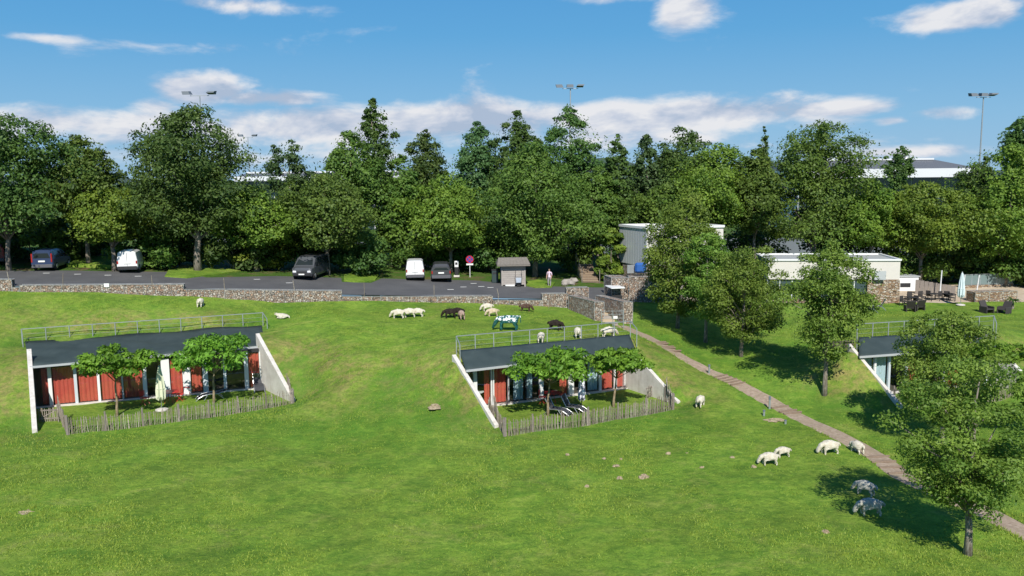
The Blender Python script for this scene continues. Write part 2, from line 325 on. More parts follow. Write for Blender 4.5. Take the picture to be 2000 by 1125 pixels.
# ------------------------------------------------------------------ mesh helpers
def tag(o, label=None, cat=None, group=None, kind=None):
    if label: o['label'] = label
    if cat: o['category'] = cat
    if group: o['group'] = group
    if kind: o['kind'] = kind
    return o
def thing(name, label, cat, loc=(0, 0, 0), rz=0., group=None):
    o = bpy.data.objects.new(name, None); COL.objects.link(o); o.empty_display_size = .3
    o.location = Vector([float(x) for x in loc]); o.rotation_euler = (0, 0, rz)
    return tag(o, label, cat, group)
def copy_tree(o, parent=None):
    c = o.copy(); COL.objects.link(c); c.parent = parent
    for ch in list(o.children): copy_tree(ch, c)
    return c
class MB:
    def __init__(s): s.v = []; s.f = []
    def add(s, vs, fs):
        k = len(s.v); s.v.extend([tuple(float(x) for x in p) for p in vs]); s.f.extend([tuple(i + k for i in f) for f in fs]); return s
    def hexa(s, b):
        return s.add(b, [(3, 2, 1, 0), (4, 5, 6, 7), (0, 1, 5, 4), (1, 2, 6, 5), (2, 3, 7, 6), (3, 0, 4, 7)])
    def box(s, x0, x1, y0, y1, z0, z1):
        return s.hexa([(x0, y0, z0), (x1, y0, z0), (x1, y1, z0), (x0, y1, z0), (x0, y0, z1), (x1, y0, z1), (x1, y1, z1), (x0, y1, z1)])
    def cham(s, x0, x1, y0, y1, z0, z1, c=.02):
        """box with chamfered edges"""
        bm = bmesh.new(); bmesh.ops.create_cube(bm, size=1)
        for v in bm.verts: v.co = Vector(((x0 + x1) / 2 + v.co.x * (x1 - x0), (y0 + y1) / 2 + v.co.y * (y1 - y0), (z0 + z1) / 2 + v.co.z * (z1 - z0)))
        bmesh.ops.bevel(bm, geom=bm.edges[:], offset=c, segments=1, affect='EDGES')
        bm.verts.index_update(); s.add([v.co[:] for v in bm.verts], [[v.index for v in f.verts] for f in bm.faces]); bm.free(); return s
    def slab(s, a, b, t, z0, z1, side=0):
        """vertical slab from plan point a to b; t = thickness, side: 0 centred, 1 to the left of a->b, -1 right; z0,z1 scalars or pairs"""
        a = np.array(a[:2], float); b = np.array(b[:2], float); d = (b - a) / np.linalg.norm(b - a); n = np.array([-d[1], d[0]])
        lo, hi = {0: (-t / 2, t / 2), 1: (0, t), -1: (-t, 0)}[side]
        z0 = z0 if hasattr(z0, '__len__') else (z0, z0); z1 = z1 if hasattr(z1, '__len__') else (z1, z1)
        q = [(a + n * lo, 0), (b + n * lo, 1), (b + n * hi, 1), (a + n * hi, 0)]
        return s.hexa([(*p, z0[k]) for p, k in q] + [(*p, z1[k]) for p, k in q])
    def beam(s, p0, p1, w, h=None):
        h = h or w; p0 = Vector(p0); p1 = Vector(p1); d = (p1 - p0).normalized()
        u = d.cross(Vector((0, 0, 1))); u = u.normalized() if u.length > 1e-3 else Vector((1, 0, 0)); v = u.cross(d)
        c = [(-1, -1), (1, -1), (1, 1), (-1, 1)]
        return s.hexa([p0 + u * (a * w / 2) + v * (b * h / 2) for a, b in c] + [p1 + u * (a * w / 2) + v * (b * h / 2) for a, b in c])
    def tube(s, pts, rad, n=8, cap=True):
        pts = [Vector([float(x) for x in p]) for p in pts]; rad = rad if hasattr(rad, '__len__') else [rad] * len(pts)
        vs = []; ref = Vector((.37, .61, .17)).normalized()
        for i, p in enumerate(pts):
            d = (pts[min(i + 1, len(pts) - 1)] - pts[max(i - 1, 0)]).normalized()
            u = d.cross(ref).normalized(); v = d.cross(u)
            for k in range(n):
                a = 2 * math.pi * k / n; vs.append(p + u * (math.cos(a) * rad[i]) + v * (math.sin(a) * rad[i]))
        fs = [(i * n + k, i * n + (k + 1) % n, (i + 1) * n + (k + 1) % n, (i + 1) * n + k) for i in range(len(pts) - 1) for k in range(n)]
        if cap: fs += [tuple(range(n))[::-1], tuple((len(pts) - 1) * n + k for k in range(n))]
        return s.add(vs, fs)
    def lathe(s, prof, n=16, c=(0, 0, 0), axis='z'):
        vs = []
        for r, h in prof:
            for k in range(n):
                a = 2 * math.pi * k / n; p = (r * math.cos(a), r * math.sin(a), h)
                if axis == 'y': p = (p[0], p[2], p[1])
                vs.append((p[0] + c[0], p[1] + c[1], p[2] + c[2]))
        m = len(prof); fs = [(i * n + k, i * n + (k + 1) % n, (i + 1) * n + (k + 1) % n, (i + 1) * n + k) for i in range(m - 1) for k in range(n)]
        fs += [tuple(range(n))[::-1], tuple((m - 1) * n + k for k in range(n))]
        return s.add(vs, fs)
    def mesh(s, name, origin=(0, 0, 0)):
        me = bpy.data.meshes.new(name); o = np.array([float(x) for x in origin])
        me.from_pydata([tuple(np.array(p) - o) for p in s.v], [], s.f); me.update(); return me
    def build(s, name, m, parent=None, origin=(0, 0, 0), smooth=False):
        me = s.mesh(name, origin); me.materials.append(MATS[m]); 
        if smooth: me.shade_smooth()
        return link(name, me, parent)
def link(name, me, parent=None):
    o = bpy.data.objects.new(name, me); COL.objects.link(o); o.parent = parent; return o
def V(*a): return np.array(a, float)
def npmesh(name, verts, faces, attr=None):
    """quads or tris as numpy arrays; attr = per-face float 'tint'"""
    me = bpy.data.meshes.new(name); nf, k = faces.shape
    me.vertices.add(len(verts)); me.vertices.foreach_set('co', verts.astype(np.float32).ravel())
    me.loops.add(nf * k); me.loops.foreach_set('vertex_index', faces.astype(np.int32).ravel())
    me.polygons.add(nf); me.polygons.foreach_set('loop_start', np.arange(0, nf * k, k, dtype=np.int32)); me.polygons.foreach_set('loop_total', np.full(nf, k, np.int32))
    me.update(calc_edges=True)
    if attr is not None:
        at = me.attributes.new('tint', 'FLOAT', 'FACE'); at.data.foreach_set('value', attr.astype(np.float32))
    return me

# ------------------------------------------------------------------ terrain
def yw(x):       # line of the retaining wall / the fronts of the upper buildings
    return np.interp(x, [-90, -38.5, 4.3, 8.3, 11.5, 14, 90], [53.4, 63.0, 71.0, 71.6, 75.0, 75.6, 76.5])
def zpark(x, y):
    base = np.interp(x, [-90, -60, -38, -26, -14, -2, 4, 9, 12, 30, 90], [7.6, 7.1, 6.42, 5.80, 4.92, 4.22, 3.88, 3.75, 2.6, 2.3, 2.3])
    k = np.interp(x, [9, 13], [.028, .06]); dy = np.asarray(y) - yw(x)
    return base + k * np.minimum(dy, 14) + np.interp(dy, [14, 30], [0, .5])
def lerp(a, b, t): return a + (b - a) * t
CAB = {}
def cabin_pts(key, FL, FR, WL, WR, EL, ER, BL, BR): CAB[key] = dict(FL=FL, FR=FR, WL=WL, WR=WR, EL=EL, ER=ER, BL=BL, BR=BR)
cabin_pts('A', P(66, 796, 0), P(514, 757, 0), P(68, 845, 0), P(572, 785, 0), P(58, 716, 2.85), P(517, 675, 2.85), P(49, 668, 3.5), P(511, 634, 3.5))
_wl = P(968, 836, 0); _fr = P(1223, 757, 0); _d = V(math.cos(R(120.4)), math.sin(R(120.4)), 0)
_f0 = P(949, 793, 0); _fd = (_fr - _f0); _t = np.linalg.solve(np.array([[_d[0], -_fd[0]], [_d[1], -_fd[1]]]), (_f0 - _wl)[:2])[0]
cabin_pts('B', _wl + _d * _t, _fr, _wl, P(1323, 790, 0), P(910, 723, 2.65), P(1242, 684, 2.8), P(897, 684, 3.5), P(1229, 653, 3.5))
_wl = P(1757, 798, 0); _br = P(1937, 642, 3.5); _bl = P(1677, 659, 3.5); _el = P(1678, 696, 2.7); _bk = (_bl - _el) * V(1, 1, 0); _bk /= np.linalg.norm(_bk); _fl = _el * V(1, 1, 0) + _bk * .75 - V(.22, .05, 0)
cabin_pts('C', _fl, _fl + (_br - _bl) * V(1, 1, 0), _wl, _wl + (_br - _bl) * V(1, 1, 0), _el, _el + (_br - _bl), _bl, _br)
TOPZ = {'A': 3.35, 'B': 3.0, 'C': 2.9}
ctrl = []
def cpx(*pts):
    for (a, b, z) in pts: ctrl.append(P(a, b, z))
cpx((-250, 1000, 0), (-250, 870, .1), (-20, 862, .1), (30, 1125, -.2), (400, 1125, -.3), (800, 1125, -.3), (1200, 1125, -.3), (1600, 1125, -.3), (2000, 1125, -.35), (2300, 1125, -.3),
    (200, 950, 0), (600, 950, -.05), (1000, 950, -.05), (1400, 950, -.1), (1700, 1000, -.2), (300, 870, 0), (450, 830, 0), (640, 830, .0), (760, 842, .1), (860, 852, .1), (940, 852, .02), (1100, 850, 0), (1230, 830, 0), (1330, 815, 0), (1420, 850, 0), (1550, 880, -.05),
    (700, 745, 1.55), (760, 745, 1.5), (640, 705, 2.3), (720, 690, 2.7), (820, 700, 2.7), (880, 768, 1.3), (890, 805, .6), (860, 735, 2.1), (590, 735, 1.2), (570, 690, 2.4), (840, 820, .4), (700, 650, 3.35), (820, 655, 3.3), (600, 640, 3.6), (620, 780, .8),
    (-20, 770, 1.6), (-20, 700, 3.1), (-250, 770, 1.7), (-250, 690, 3.2), (0, 655, 3.9), (-150, 610, 5.0), (20, 605, 5.1),
    (200, 615, 4.75), (400, 610, 4.45), (600, 608, 4.0), (800, 625, 3.6), (900, 640, 3.5), (1000, 648, 3.4), (1100, 630, 3.2), (1100, 660, 3.25),
    (0, 569, 6.06), (350, 577, 5.27), (665, 587, 4.41), (960, 594, 3.67), (1100, 601, 3.14), (1165, 622, 2.75), (1205, 640, 2.55), (1273, 660, 2.15), (1297, 675, 1.95), (1336, 698, 1.6), (1380, 722, 1.2), (1427, 742, .9), (1480, 770, .5), (1540, 802, .2), (1590, 825, .08), (1690, 876, -.05), (1764, 927, -.1), (1850, 965, -.12), (2000, 1036, -.15),
    (1260, 690, 2.4), (1300, 720, 1.8), (1330, 750, 1.2), (1370, 785, .45), (1420, 800, .2),
    (1260, 615, 2.6), (1330, 620, 2.5), (1323, 642, 2.2), (1378, 668, 1.85), (1447, 697, 1.5), (1500, 650, 2.1), (1450, 610, 2.45), (1560, 615, 2.35), (1560, 690, 1.6), (1610, 772, .5), (1540, 760, .75), (1650, 830, .1), (1720, 850, 0), (1640, 650, 2.3), (1650, 605, 2.3), (1800, 610, 2.3), (2000, 612, 2.3), (2200, 612, 2.3), (1630, 710, 1.5), (1700, 790, .25),
    (1850, 870, -.05), (2050, 870, -.05), (2050, 780, .2), (2200, 850, 0), (2200, 700, 2.2))
for k, c in CAB.items():
    for s_ in ('L', 'R'):
        Wp, Fp = c['W' + s_], c['F' + s_]; d = (Fp - Wp); ou = np.array([d[1], -d[0], 0]); ou = ou / np.linalg.norm(ou) * (.5 if s_ == 'R' else -.5)
        for t in (0, .35, .7, 1.0):
            q = Wp + d * t + ou; q[2] = max(.0, TOPZ[k] * t - .08); ctrl.append(q)
    for t in (0, .33, .67, 1): 
        q = lerp(c['BL'], c['BR'], t).copy(); q[2] = 3.3; ctrl.append(q + (c['BL'] - c['EL']) * V(1, 1, 0) * .06)
        q = lerp(c['WL'], c['WR'], t).copy(); q[2] = 0.; ctrl.append(q)
ctrl += [V(-90, 8, 0), V(0, 8, -.3), V(90, 8, -.3), V(-90, 40, .5), V(90, 45, .5), V(90, 76, 2.3), V(-90, 54, 7)]
ctrl = np.array(ctrl); cxy = ctrl[:, :2]
_D = np.linalg.norm(cxy[:, None] - cxy[None], axis=2); n_ = len(ctrl)
_A = np.zeros((n_ + 3, n_ + 3)); _A[:n_, :n_] = -_D + np.eye(n_) * .10; _A[:n_, n_] = 1; _A[:n_, n_ + 1:] = cxy; _A[n_, :n_] = 1; _A[n_ + 1:, :n_] = cxy.T
_w = np.linalg.solve(_A, np.concatenate([ctrl[:, 2], [0, 0, 0]]))
def hz(x, y):
    x = np.asarray(x, float); y = np.asarray(y, float); sh = x.shape; p = np.stack([x.ravel(), y.ravel()], 1); out = np.empty(len(p))
    for i in range(0, len(p), 20000):
        q = p[i:i + 20000]; out[i:i + 20000] = -np.linalg.norm(q[:, None] - cxy[None], axis=2) @ _w[:n_] + _w[n_] + q @ _w[n_ + 1:]
    return out.reshape(sh)
def ground_z(x, y):
    x = float(x); y = float(y)
    return float(hz(x, y)) if y <= yw(x) else float(zpark(x, y))
def G(px, py):
    """point of the ground under a pixel of the photograph"""
    r = ray(px, py); t0, t1 = 12., None; t = 12.
    while t < 140:
        p = C0 + r * t
        if p[2] < ground_z(p[0], p[1]):
            lo, hi = t - .5, t
            for _ in range(18):
                mid = (lo + hi) / 2; p = C0 + r * mid
                if p[2] < ground_z(p[0], p[1]): hi = mid
                else: lo = mid
            p = C0 + r * lo; p[2] = ground_z(p[0], p[1]); return p
        t += .5
    return C0 + r * t
PATH = np.array([G(*q) for q in [(1212, 636), (1240, 648), (1273, 661), (1300, 677), (1336, 699), (1380, 722), (1427, 742), (1480, 770), (1540, 802), (1590, 827), (1640, 851), (1690, 878), (1714, 893), (1764, 927), (1850, 965), (1938, 1003), (2000, 1036), (2120, 1100)]]); PATH = np.vstack([PATH, PATH[-1] + (PATH[-1] - PATH[-2]) / np.linalg.norm(PATH[-1] - PATH[-2]) * 9, PATH[-1] + (PATH[-1] - PATH[-2]) / np.linalg.norm(PATH[-1] - PATH[-2]) * 22])
def path_dist(x, y):
    p = np.stack([x.ravel(), y.ravel()], 1); best = np.full(len(p), 1e9)
    for a, b in zip(PATH[:-1, :2], PATH[1:, :2]):
        d = b - a; t = np.clip(((p - a) @ d) / (d @ d), 0, 1); best = np.minimum(best, np.linalg.norm(p - a - t[:, None] * d, axis=1))
    return best.reshape(x.shape)
def vnoise(x, y, s, seed):
    g = np.random.default_rng(seed).random((257, 257)); X = np.mod(x / s, 256); Y = np.mod(y / s, 256)
    i = X.astype(int); j = Y.astype(int); fx = X - i; fy = Y - j; fx = fx * fx * (3 - 2 * fx); fy = fy * fy * (3 - 2 * fy)
    return (g[i, j] * (1 - fx) + g[i + 1, j] * fx) * (1 - fy) + (g[i, j + 1] * (1 - fx) + g[i + 1, j + 1] * fx) * fy - .5

def axis(a, b, c, d, st, coarse):
    return np.concatenate([np.arange(a, b, coarse), np.arange(b, c, st), np.arange(c, d + .01, coarse)])
gx = axis(-90, -50, 58, 90, .36, 2.); gs = np.concatenate([np.linspace(0, .18, 10, endpoint=False), np.linspace(.18, 1, 165)])
GX, GS = np.meshgrid(gx, gs, indexing='ij'); GY = 4 + GS * (yw(GX) - 4)
GZ = hz(GX, GY) + vnoise(GX, GY, 2.3, 1) * .10 + vnoise(GX, GY, .9, 2) * .06 + vnoise(GX, GY, 6, 3) * .12
PD = path_dist(GX, GY); GZ -= np.clip((.66 - PD) / .3, 0, 1) * .10
SLOPE = np.hypot(np.gradient(GZ, axis=0) / np.gradient(GX, axis=0), np.gradient(GZ, axis=1) / np.gradient(GY, axis=1))
SM = SLOPE.copy()
for _ in range(14): SM[1:-1, 1:-1] = (SM[1:-1, 1:-1] * 2 + SM[:-2, 1:-1] + SM[2:, 1:-1] + SM[1:-1, :-2] + SM[1:-1, 2:]) / 6
DRY = np.clip((SM - .22) / .22, 0, 1)
for k, c in CAB.items():
    for s_ in ('L', 'R'):
        a_, b_ = c['W' + s_][:2], c['F' + s_][:2]; d_ = b_ - a_; pq_ = np.stack([GX, GY], -1) - a_; tt_ = np.clip((pq_ @ d_) / (d_ @ d_), .0, 1.35)
        DRY = np.maximum(DRY, .95 * np.exp(-(np.linalg.norm(pq_ - tt_[..., None] * d_, axis=-1) / 2.6) ** 2))
def grid_mesh(name, X, Y, Z, m, dry=None):
    nx, ny = X.shape; idx = np.arange(nx * ny).reshape(nx, ny)
    f = np.stack([idx[:-1, :-1], idx[1:, :-1], idx[1:, 1:], idx[:-1, 1:]], -1).reshape(-1, 4)
    me = npmesh(name, np.stack([X, Y, Z], -1).reshape(-1, 3), f)
    if dry is not None: me.attributes.new('dry', 'FLOAT', 'POINT').data.foreach_set('value', dry.astype(np.float32).ravel())
    me.materials.append(MATS[m]); me.shade_smooth(); return me
LS = hz(GX, GY)                       # hollows painted darker green, standing in for weak relief shading
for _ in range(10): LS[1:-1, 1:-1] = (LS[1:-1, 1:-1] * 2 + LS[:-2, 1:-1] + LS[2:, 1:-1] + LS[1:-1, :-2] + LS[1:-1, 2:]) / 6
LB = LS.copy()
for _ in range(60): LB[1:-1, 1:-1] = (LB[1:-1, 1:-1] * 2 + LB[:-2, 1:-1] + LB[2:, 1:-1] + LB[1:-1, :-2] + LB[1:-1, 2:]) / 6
HOLLOW_SHADE = np.clip((LB - LS) / .07, 0, 1)
me = grid_mesh('meadow', GX, GY, GZ, 'grass', DRY); me.attributes.new('hollow_shade', 'FLOAT', 'POINT').data.foreach_set('value', HOLLOW_SHADE.astype(np.float32).ravel())
# cut the three cabins' courts out of the hillside
bm = bmesh.new(); bm.from_mesh(me)
def cut(poly):
    cx = sum(p[0] for p in poly) / 4; cy = sum(p[1] for p in poly) / 4; n = len(poly)
    for i in range(n):
        a, b = poly[i], poly[(i + 1) % n]; d = V(b[0] - a[0], b[1] - a[1]); nn = (d[1], -d[0], 0)
        fs = [f for f in bm.faces if (f.calc_center_median().x - cx) ** 2 + (f.calc_center_median().y - cy) ** 2 < 14 ** 2]
        ge = set(fs)
        for f in fs: ge.update(f.edges); ge.update(f.verts)
        bmesh.ops.bisect_plane(bm, geom=list(ge), plane_co=(a[0], a[1], 0), plane_no=nn, dist=1e-5)
    def inside(p):
        sg = [(poly[(i + 1) % n][0] - poly[i][0]) * (p.y - poly[i][1]) - (poly[(i + 1) % n][1] - poly[i][1]) * (p.x - poly[i][0]) for i in range(n)]
        return all(s > 0 for s in sg) or all(s < 0 for s in sg)
    bmesh.ops.delete(bm, geom=[f for f in bm.faces if inside(f.calc_center_median())], context='FACES')
for k, c in CAB.items():
    bk = (c['BL'] - c['EL']) * V(1, 1, 0)
    cut([c['WL'], c['WR'], c['FR'] , c['FL']])
    bk = bk / np.linalg.norm(bk) * .75; sd3 = (c['BR'] - c['BL']) * V(1, 1, 0); sd3 = sd3 / np.linalg.norm(sd3) * .3; cut([c['FL'], c['FR'] - sd3 * .6, c['BR'] * V(1, 1, 0) - bk - sd3, c['BL'] * V(1, 1, 0) - bk + sd3 * .3])
bm.to_mesh(me); bm.free(); me.shade_smooth()
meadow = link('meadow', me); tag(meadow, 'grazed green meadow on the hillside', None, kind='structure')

# yard behind the retaining wall: asphalt car park, then the wooded ground and the far land
bx = axis(-90, -60, 60, 90, 1.5, 6.); bs = np.concatenate([np.linspace(.1, 12, 25), np.linspace(13, 60, 30)])
BX, BS = np.meshgrid(bx, bs, indexing='ij'); BY = yw(BX) + BS; BZ = zpark(BX, BY) - .02
o = link('wooded_ground', grid_mesh('wooded_ground', BX, BY, BZ, 'undergrowth')); tag(o, 'ground under the belt of trees', kind='structure')
far = MB()
for (x0, x1, y0, y1) in ((-6000, 6000, 128, 9000), (-6000, -89, -500, 128), (89, 6000, -500, 128), (-89, 89, -500, 4.5)):
    zf = 4.5 if y0 == 128 else -.6
    far.add([(x0, y0, zf), (x1, y0, zf), (x1, y1, zf), (x0, y1, zf)], [(0, 1, 2, 3)])
tag(far.build('far_land', 'undergrowth'), 'flat land running out to the horizon', kind='structure')
def sheet(name, xs, inner, outer, m, label, dz=.01, n=14, parent=None):
    """strip on the yard between two offsets from the wall line"""
    X, T = np.meshgrid(np.asarray(xs), np.linspace(0, 1, n), indexing='ij')
    a = np.array([inner(x) for x in xs])[:, None]; b = np.array([outer(x) for x in xs])[:, None]
    Y = yw(X) + a + (b - a) * T; Z = zpark(X, Y) + dz
    return tag(link(name, grid_mesh(name, X, Y, Z, m)), label, kind='structure')
park_back = lambda x: float(np.interp(x, [-90, -42, -38, -33, -29, -26, -21, -15.5, -15, -12.2, -12, -3.5, -2, 4, 8.5], [8.6, 8.6, 8.8, 8.8, 9.2, 6.2, 8.6, 9.0, 6.6, 6.6, 9.4, 9.6, 9.0, 7.0, 6.2]))
sheet('car_park', np.arange(-90, 8.6, .5), lambda x: .12, park_back, 'asphalt', 'dark asphalt car park above the gabion wall')
sheet('terrace', np.arange(31, 62, .5), lambda x: -1.0, lambda x: 9., 'sand', 'sandy terrace beside the white pavilion', .10)
# hills on the horizon
hm = MB(); xs = np.linspace(-6000, 6000, 90); prof = [70 + 60 * math.sin(x / 900 + 1) + 40 * math.sin(x / 330) + 25 * math.sin(x / 140 + 2) for x in xs]
for i in range(89): hm.add([(xs[i], 6200, -5), (xs[i + 1], 6200, -5), (xs[i + 1], 6900, max(30, prof[i + 1])), (xs[i], 6900, max(30, prof[i])), (xs[i + 1], 8600, -5), (xs[i], 8600, -5)], [(0, 1, 2, 3), (3, 2, 4, 5)])
tag(hm.build('hills', 'hill_wood', smooth=True), 'low wooded hills on the horizon', kind='structure')

# path with log edged steps
def bumps(x, y):
    x, y = np.array([x]), np.array([y]); return float((vnoise(x, y, 2.3, 1) * .10 + vnoise(x, y, .9, 2) * .06 + vnoise(x, y, 6, 3) * .12)[0])
pm = MB(); hw = .66; seg = []
for a, b in zip(PATH[:-1], PATH[1:]):
    n = max(2, int(np.linalg.norm(b - a) / .35)); seg += [lerp(a, b, i / n) for i in range(n)]
seg.append(PATH[-1]); seg = np.array(seg)
for _ in range(6): seg[1:-1] = (seg[:-2] + 2 * seg[1:-1] + seg[2:]) / 4
rows = []
for i, p in enumerate(seg):
    d = seg[min(i + 1, len(seg) - 1)] - seg[max(i - 1, 0)]; d = d[:2] / np.linalg.norm(d[:2]); nrm = V(-d[1], d[0])
    wv = hw * (1 + .22 * (vnoise(np.array([i * .35]), np.array([3.]), 1.2, 9)[0]))
    rows.append([(*(p[:2] + nrm * wv * s), ground_z(*(p[:2] + nrm * wv * s)) + bumps(*(p[:2] + nrm * wv * s)) + (-.09 if abs(s) > .9 else -.01)) for s in (-1, -.8, -.3, .3, .8, 1)])
for i in range(len(rows) - 1):
    for k in range(5): pm.add([rows[i][k], rows[i][k + 1], rows[i + 1][k + 1], rows[i + 1][k]], [(0, 1, 2, 3)])
path = tag(pm.build('path', 'path', smooth=True), 'brown gravel footpath stepping down the slope', kind='structure')
def path_at(px):
    k = int(np.argmin([abs(proj(p)[0] - px) for p in seg])); k = min(max(k, 1), len(seg) - 2); d = seg[k + 1] - seg[k - 1]; d = d[:2] / np.linalg.norm(d[:2]); return seg[k], V(-d[1], d[0])
for px in (1285, 1293, 1300, 1307, 1314, 1412, 1420, 1428, 1436, 1444, 1528, 1538, 1551, 1716, 1728, 1742, 1756):
    p, nrm = path_at(px); j = random.uniform(-.05, .05); a = p[:2] + nrm * (hw - .04 + j); b = p[:2] - nrm * (hw - .04 - j); z = ground_z(*p[:2]) + bumps(*p[:2]) + .0
    MB().tube([(*a, z), (*((a + b) / 2), z + .012), (*b, z - .005)], [.07, .08, .068], 7).build('step_log', 'log_brown', path)

# ------------------------------------------------------------------ earth-sheltered cabins
def facade_s(c, px):
    lo, hi = -.1, 1.1
    for _ in range(30):
        m_ = (lo + hi) / 2
        if proj(lerp(c['FL'], c['FR'], m_))[0] < px: lo = m_
        else: hi = m_
    return lo
def cabin(key, name_label, posts, curtains, wavy, left_ext=0.):
    c = CAB[key]; FL, FR, WL, WR, EL, ER, BL, BR = (c[k] for k in ('FL', 'FR', 'WL', 'WR', 'EL', 'ER', 'BL', 'BR'))
    org = (FL + FR) / 2; t = thing('lodge', name_label, 'lodge', org)
    u = (FR - FL) / np.linalg.norm(FR - FL); v = V(-u[1], u[0], 0); zt = 2.5
    L = np.linalg.norm(FR - FL); at = lambda s, off=0., z=0.: FL + u * (L * s) + v * off + V(0, 0, z)
    # membrane roof with a little sag
    n, m = 40, 8; r = np.random.default_rng(ord(key)); vs = []
    for top in (0, 1):
        for i in range(n + 1):
            for j in range(m + 1):
                p = lerp(lerp(EL, ER, i / n), lerp(BL, BR, i / n), j / m); e = math.sin(math.pi * j / m)
                sag = wavy * .55 * (.10 * math.sin(i * .55 + 1.2 * j) + .07 * math.sin(i * 1.4 + .5) * e + .05 * math.sin(i * .23 + j)) * (.3 + e)
                edge = wavy * .05 * math.sin(i * .42 + 1) * (j == m)
                vs.append((p[0], p[1], p[2] + sag + edge - (0 if top else .10)))
    K = (n + 1) * (m + 1); fs = []
    for i in range(n):
        for j in range(m):
            a = i * (m + 1) + j; q = (a, a + m + 1, a + m + 2, a + 1); fs += [tuple(K + x for x in q), q[::-1]]
    for i in range(n):
        a = i * (m + 1); fs += [(a, a + m + 1, K + a + m + 1, K + a), (a + m, K + a + m, K + a + 2 * m + 1, a + 2 * m + 1)]
    for j in range(m): fs += [(j + 1, j, K + j, K + j + 1), (n * (m + 1) + j, n * (m + 1) + j + 1, K + n * (m + 1) + j + 1, K + n * (m + 1) + j)]
    MB().add(vs, fs).build('roof', 'roof_membrane', t, org, True)
    fwd = -v * .03
    MB().beam(EL + fwd - V(0, 0, .05), ER + fwd - V(0, 0, .05), .07, .13).build('eave_trim', 'trim_grey', t, org)
    MB().slab(at(0, .10), at(1, .10), .12, zt, lambda_z(EL, ER), 0).build('lintel', 'black_plastic', t, org)
    # room behind the glass
    b = 3.2
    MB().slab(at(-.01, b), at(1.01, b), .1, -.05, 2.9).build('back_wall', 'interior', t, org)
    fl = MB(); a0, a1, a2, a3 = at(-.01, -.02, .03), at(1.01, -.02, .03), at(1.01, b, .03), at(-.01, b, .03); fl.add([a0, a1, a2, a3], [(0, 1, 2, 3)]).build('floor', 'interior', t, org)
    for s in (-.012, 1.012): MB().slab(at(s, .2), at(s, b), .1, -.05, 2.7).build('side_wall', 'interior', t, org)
    MB().slab(at(0, -.16), at(1, -.16), .34, -.1, .05).build('threshold', 'concrete', t, org)
    # posts and panes
    edges = []
    for (p0, p1, mt) in posts:
        s0, s1 = facade_s(c, p0), facade_s(c, p1)
        if s1 - s0 < .004: s1 = s0 + .004
        edges.append((s0, s1)); MB().slab(at(s0), at(s1), .14, .04, zt + .02).build('post', mt, t, org)
    edges.sort(); lim = [-.01] + [x for e in edges for x in e] + [1.01]
    for g0, g1 in zip(lim[0::2], lim[1::2]):
        if g1 - g0 > .01: MB().slab(at(g0 + .001), at(g1 - .001), .02, .06, zt).build('pane', 'glass', t, org)
    for (p0, p1, mt) in curtains:
        s0, s1 = facade_s(c, p0) , facade_s(c, p1); w_ = (s1 - s0) * L; n = max(8, int(w_ / .035)); cv = []; cf = []
        ph = r.random() * 6
        for i in range(n + 1):
            x = w_ * i / n; off = .22 + .045 * math.sin(x * 26 + ph) + .02 * math.sin(x * 61 + ph * 2)
            cv += [at(s0 + x / L, off * .9, zt - .08), at(s0 + x / L, off, .08)]
        for i in range(n): cf.append((2 * i, 2 * i + 1, 2 * i + 3, 2 * i + 2))
        MB().add(cv, cf).build('curtain', mt, t, org, True)
    # raking wing walls
    for s_, Wp, Fp in (('L', WL, FL), ('R', WR, FR)):
        d = (Fp - Wp) / np.linalg.norm(Fp - Wp); ln = np.linalg.norm(Fp - Wp); n2 = V(-d[1], d[0], 0); side = .12
        ext = .55; A = Wp - d * .12; B = Fp + d * ext; zt0 = .22; zt1 = TOPZ[key] + .24 + ext * TOPZ[key] / ln * .3
        MB().slab(A, B, .26, -.5, (zt0, zt1)).build('wing_wall', 'concrete', t, org)
    return t
def lambda_z(EL, ER): return (EL[2] - .12, ER[2] - .12)
fr_, wt_, th_ = 'frame_grey', 'white_paint', 'trim_grey'
cabin('A', 'long grass-backed lodge with red curtains and sagging dark roof, cream parasol in its court',
      [(66, 71, fr_), (98, 105, wt_), (148, 154, fr_), (193, 198, wt_), (240, 243, th_), (281, 289, wt_), (318, 334, wt_), (359, 374, wt_), (398, 408, fr_), (438, 444, fr_), (479, 487, fr_), (509, 514, wt_)],
      [(84, 99, 'curtain_red'), (106, 147, 'curtain_red'), (155, 192, 'curtain_red'), (199, 239, 'curtain_red'), (244, 281, 'curtain_red'), (335, 358, 'curtain_red'), (375, 396, 'curtain_red'), (488, 508, 'curtain_red')], 1.)
cabin('B', 'grass-backed lodge with smooth dark roof, pale blue and red curtains, patterned parasol',
      [(925, 932, wt_), (959, 961, wt_), (963, 965, wt_), (992, 994, th_), (1026, 1028, 'black_plastic'), (1053, 1061, wt_), (1110, 1120, wt_), (1140, 1142, th_), (1170, 1174, wt_), (1199, 1204, wt_), (1219, 1223, wt_)],
      [(948, 959, 'curtain_red'), (966, 991, 'curtain_red'), (1006, 1024, 'curtain_blue'), (1029, 1042, 'curtain_blue'), (1096, 1109, 'curtain_red'), (1150, 1169, 'curtain_blue'), (1175, 1198, 'curtain_red'), (1205, 1219, 'curtain_red')], .12)
cabin('C', 'grass-backed lodge half hidden by trees beside the footpath, pale blue curtains',
      [(1683, 1687, fr_), (1704, 1708, wt_), (1732, 1736, fr_), (1766, 1770, fr_), (1800, 1806, wt_), (1840, 1846, fr_), (1880, 1886, wt_), (1920, 1926, fr_), (1955, 1960, wt_)],
      [(1687, 1703, 'curtain_blue'), (1709, 1731, 'curtain_blue'), (1771, 1798, 'curtain_red'), (1847, 1879, 'curtain_red')], .12)
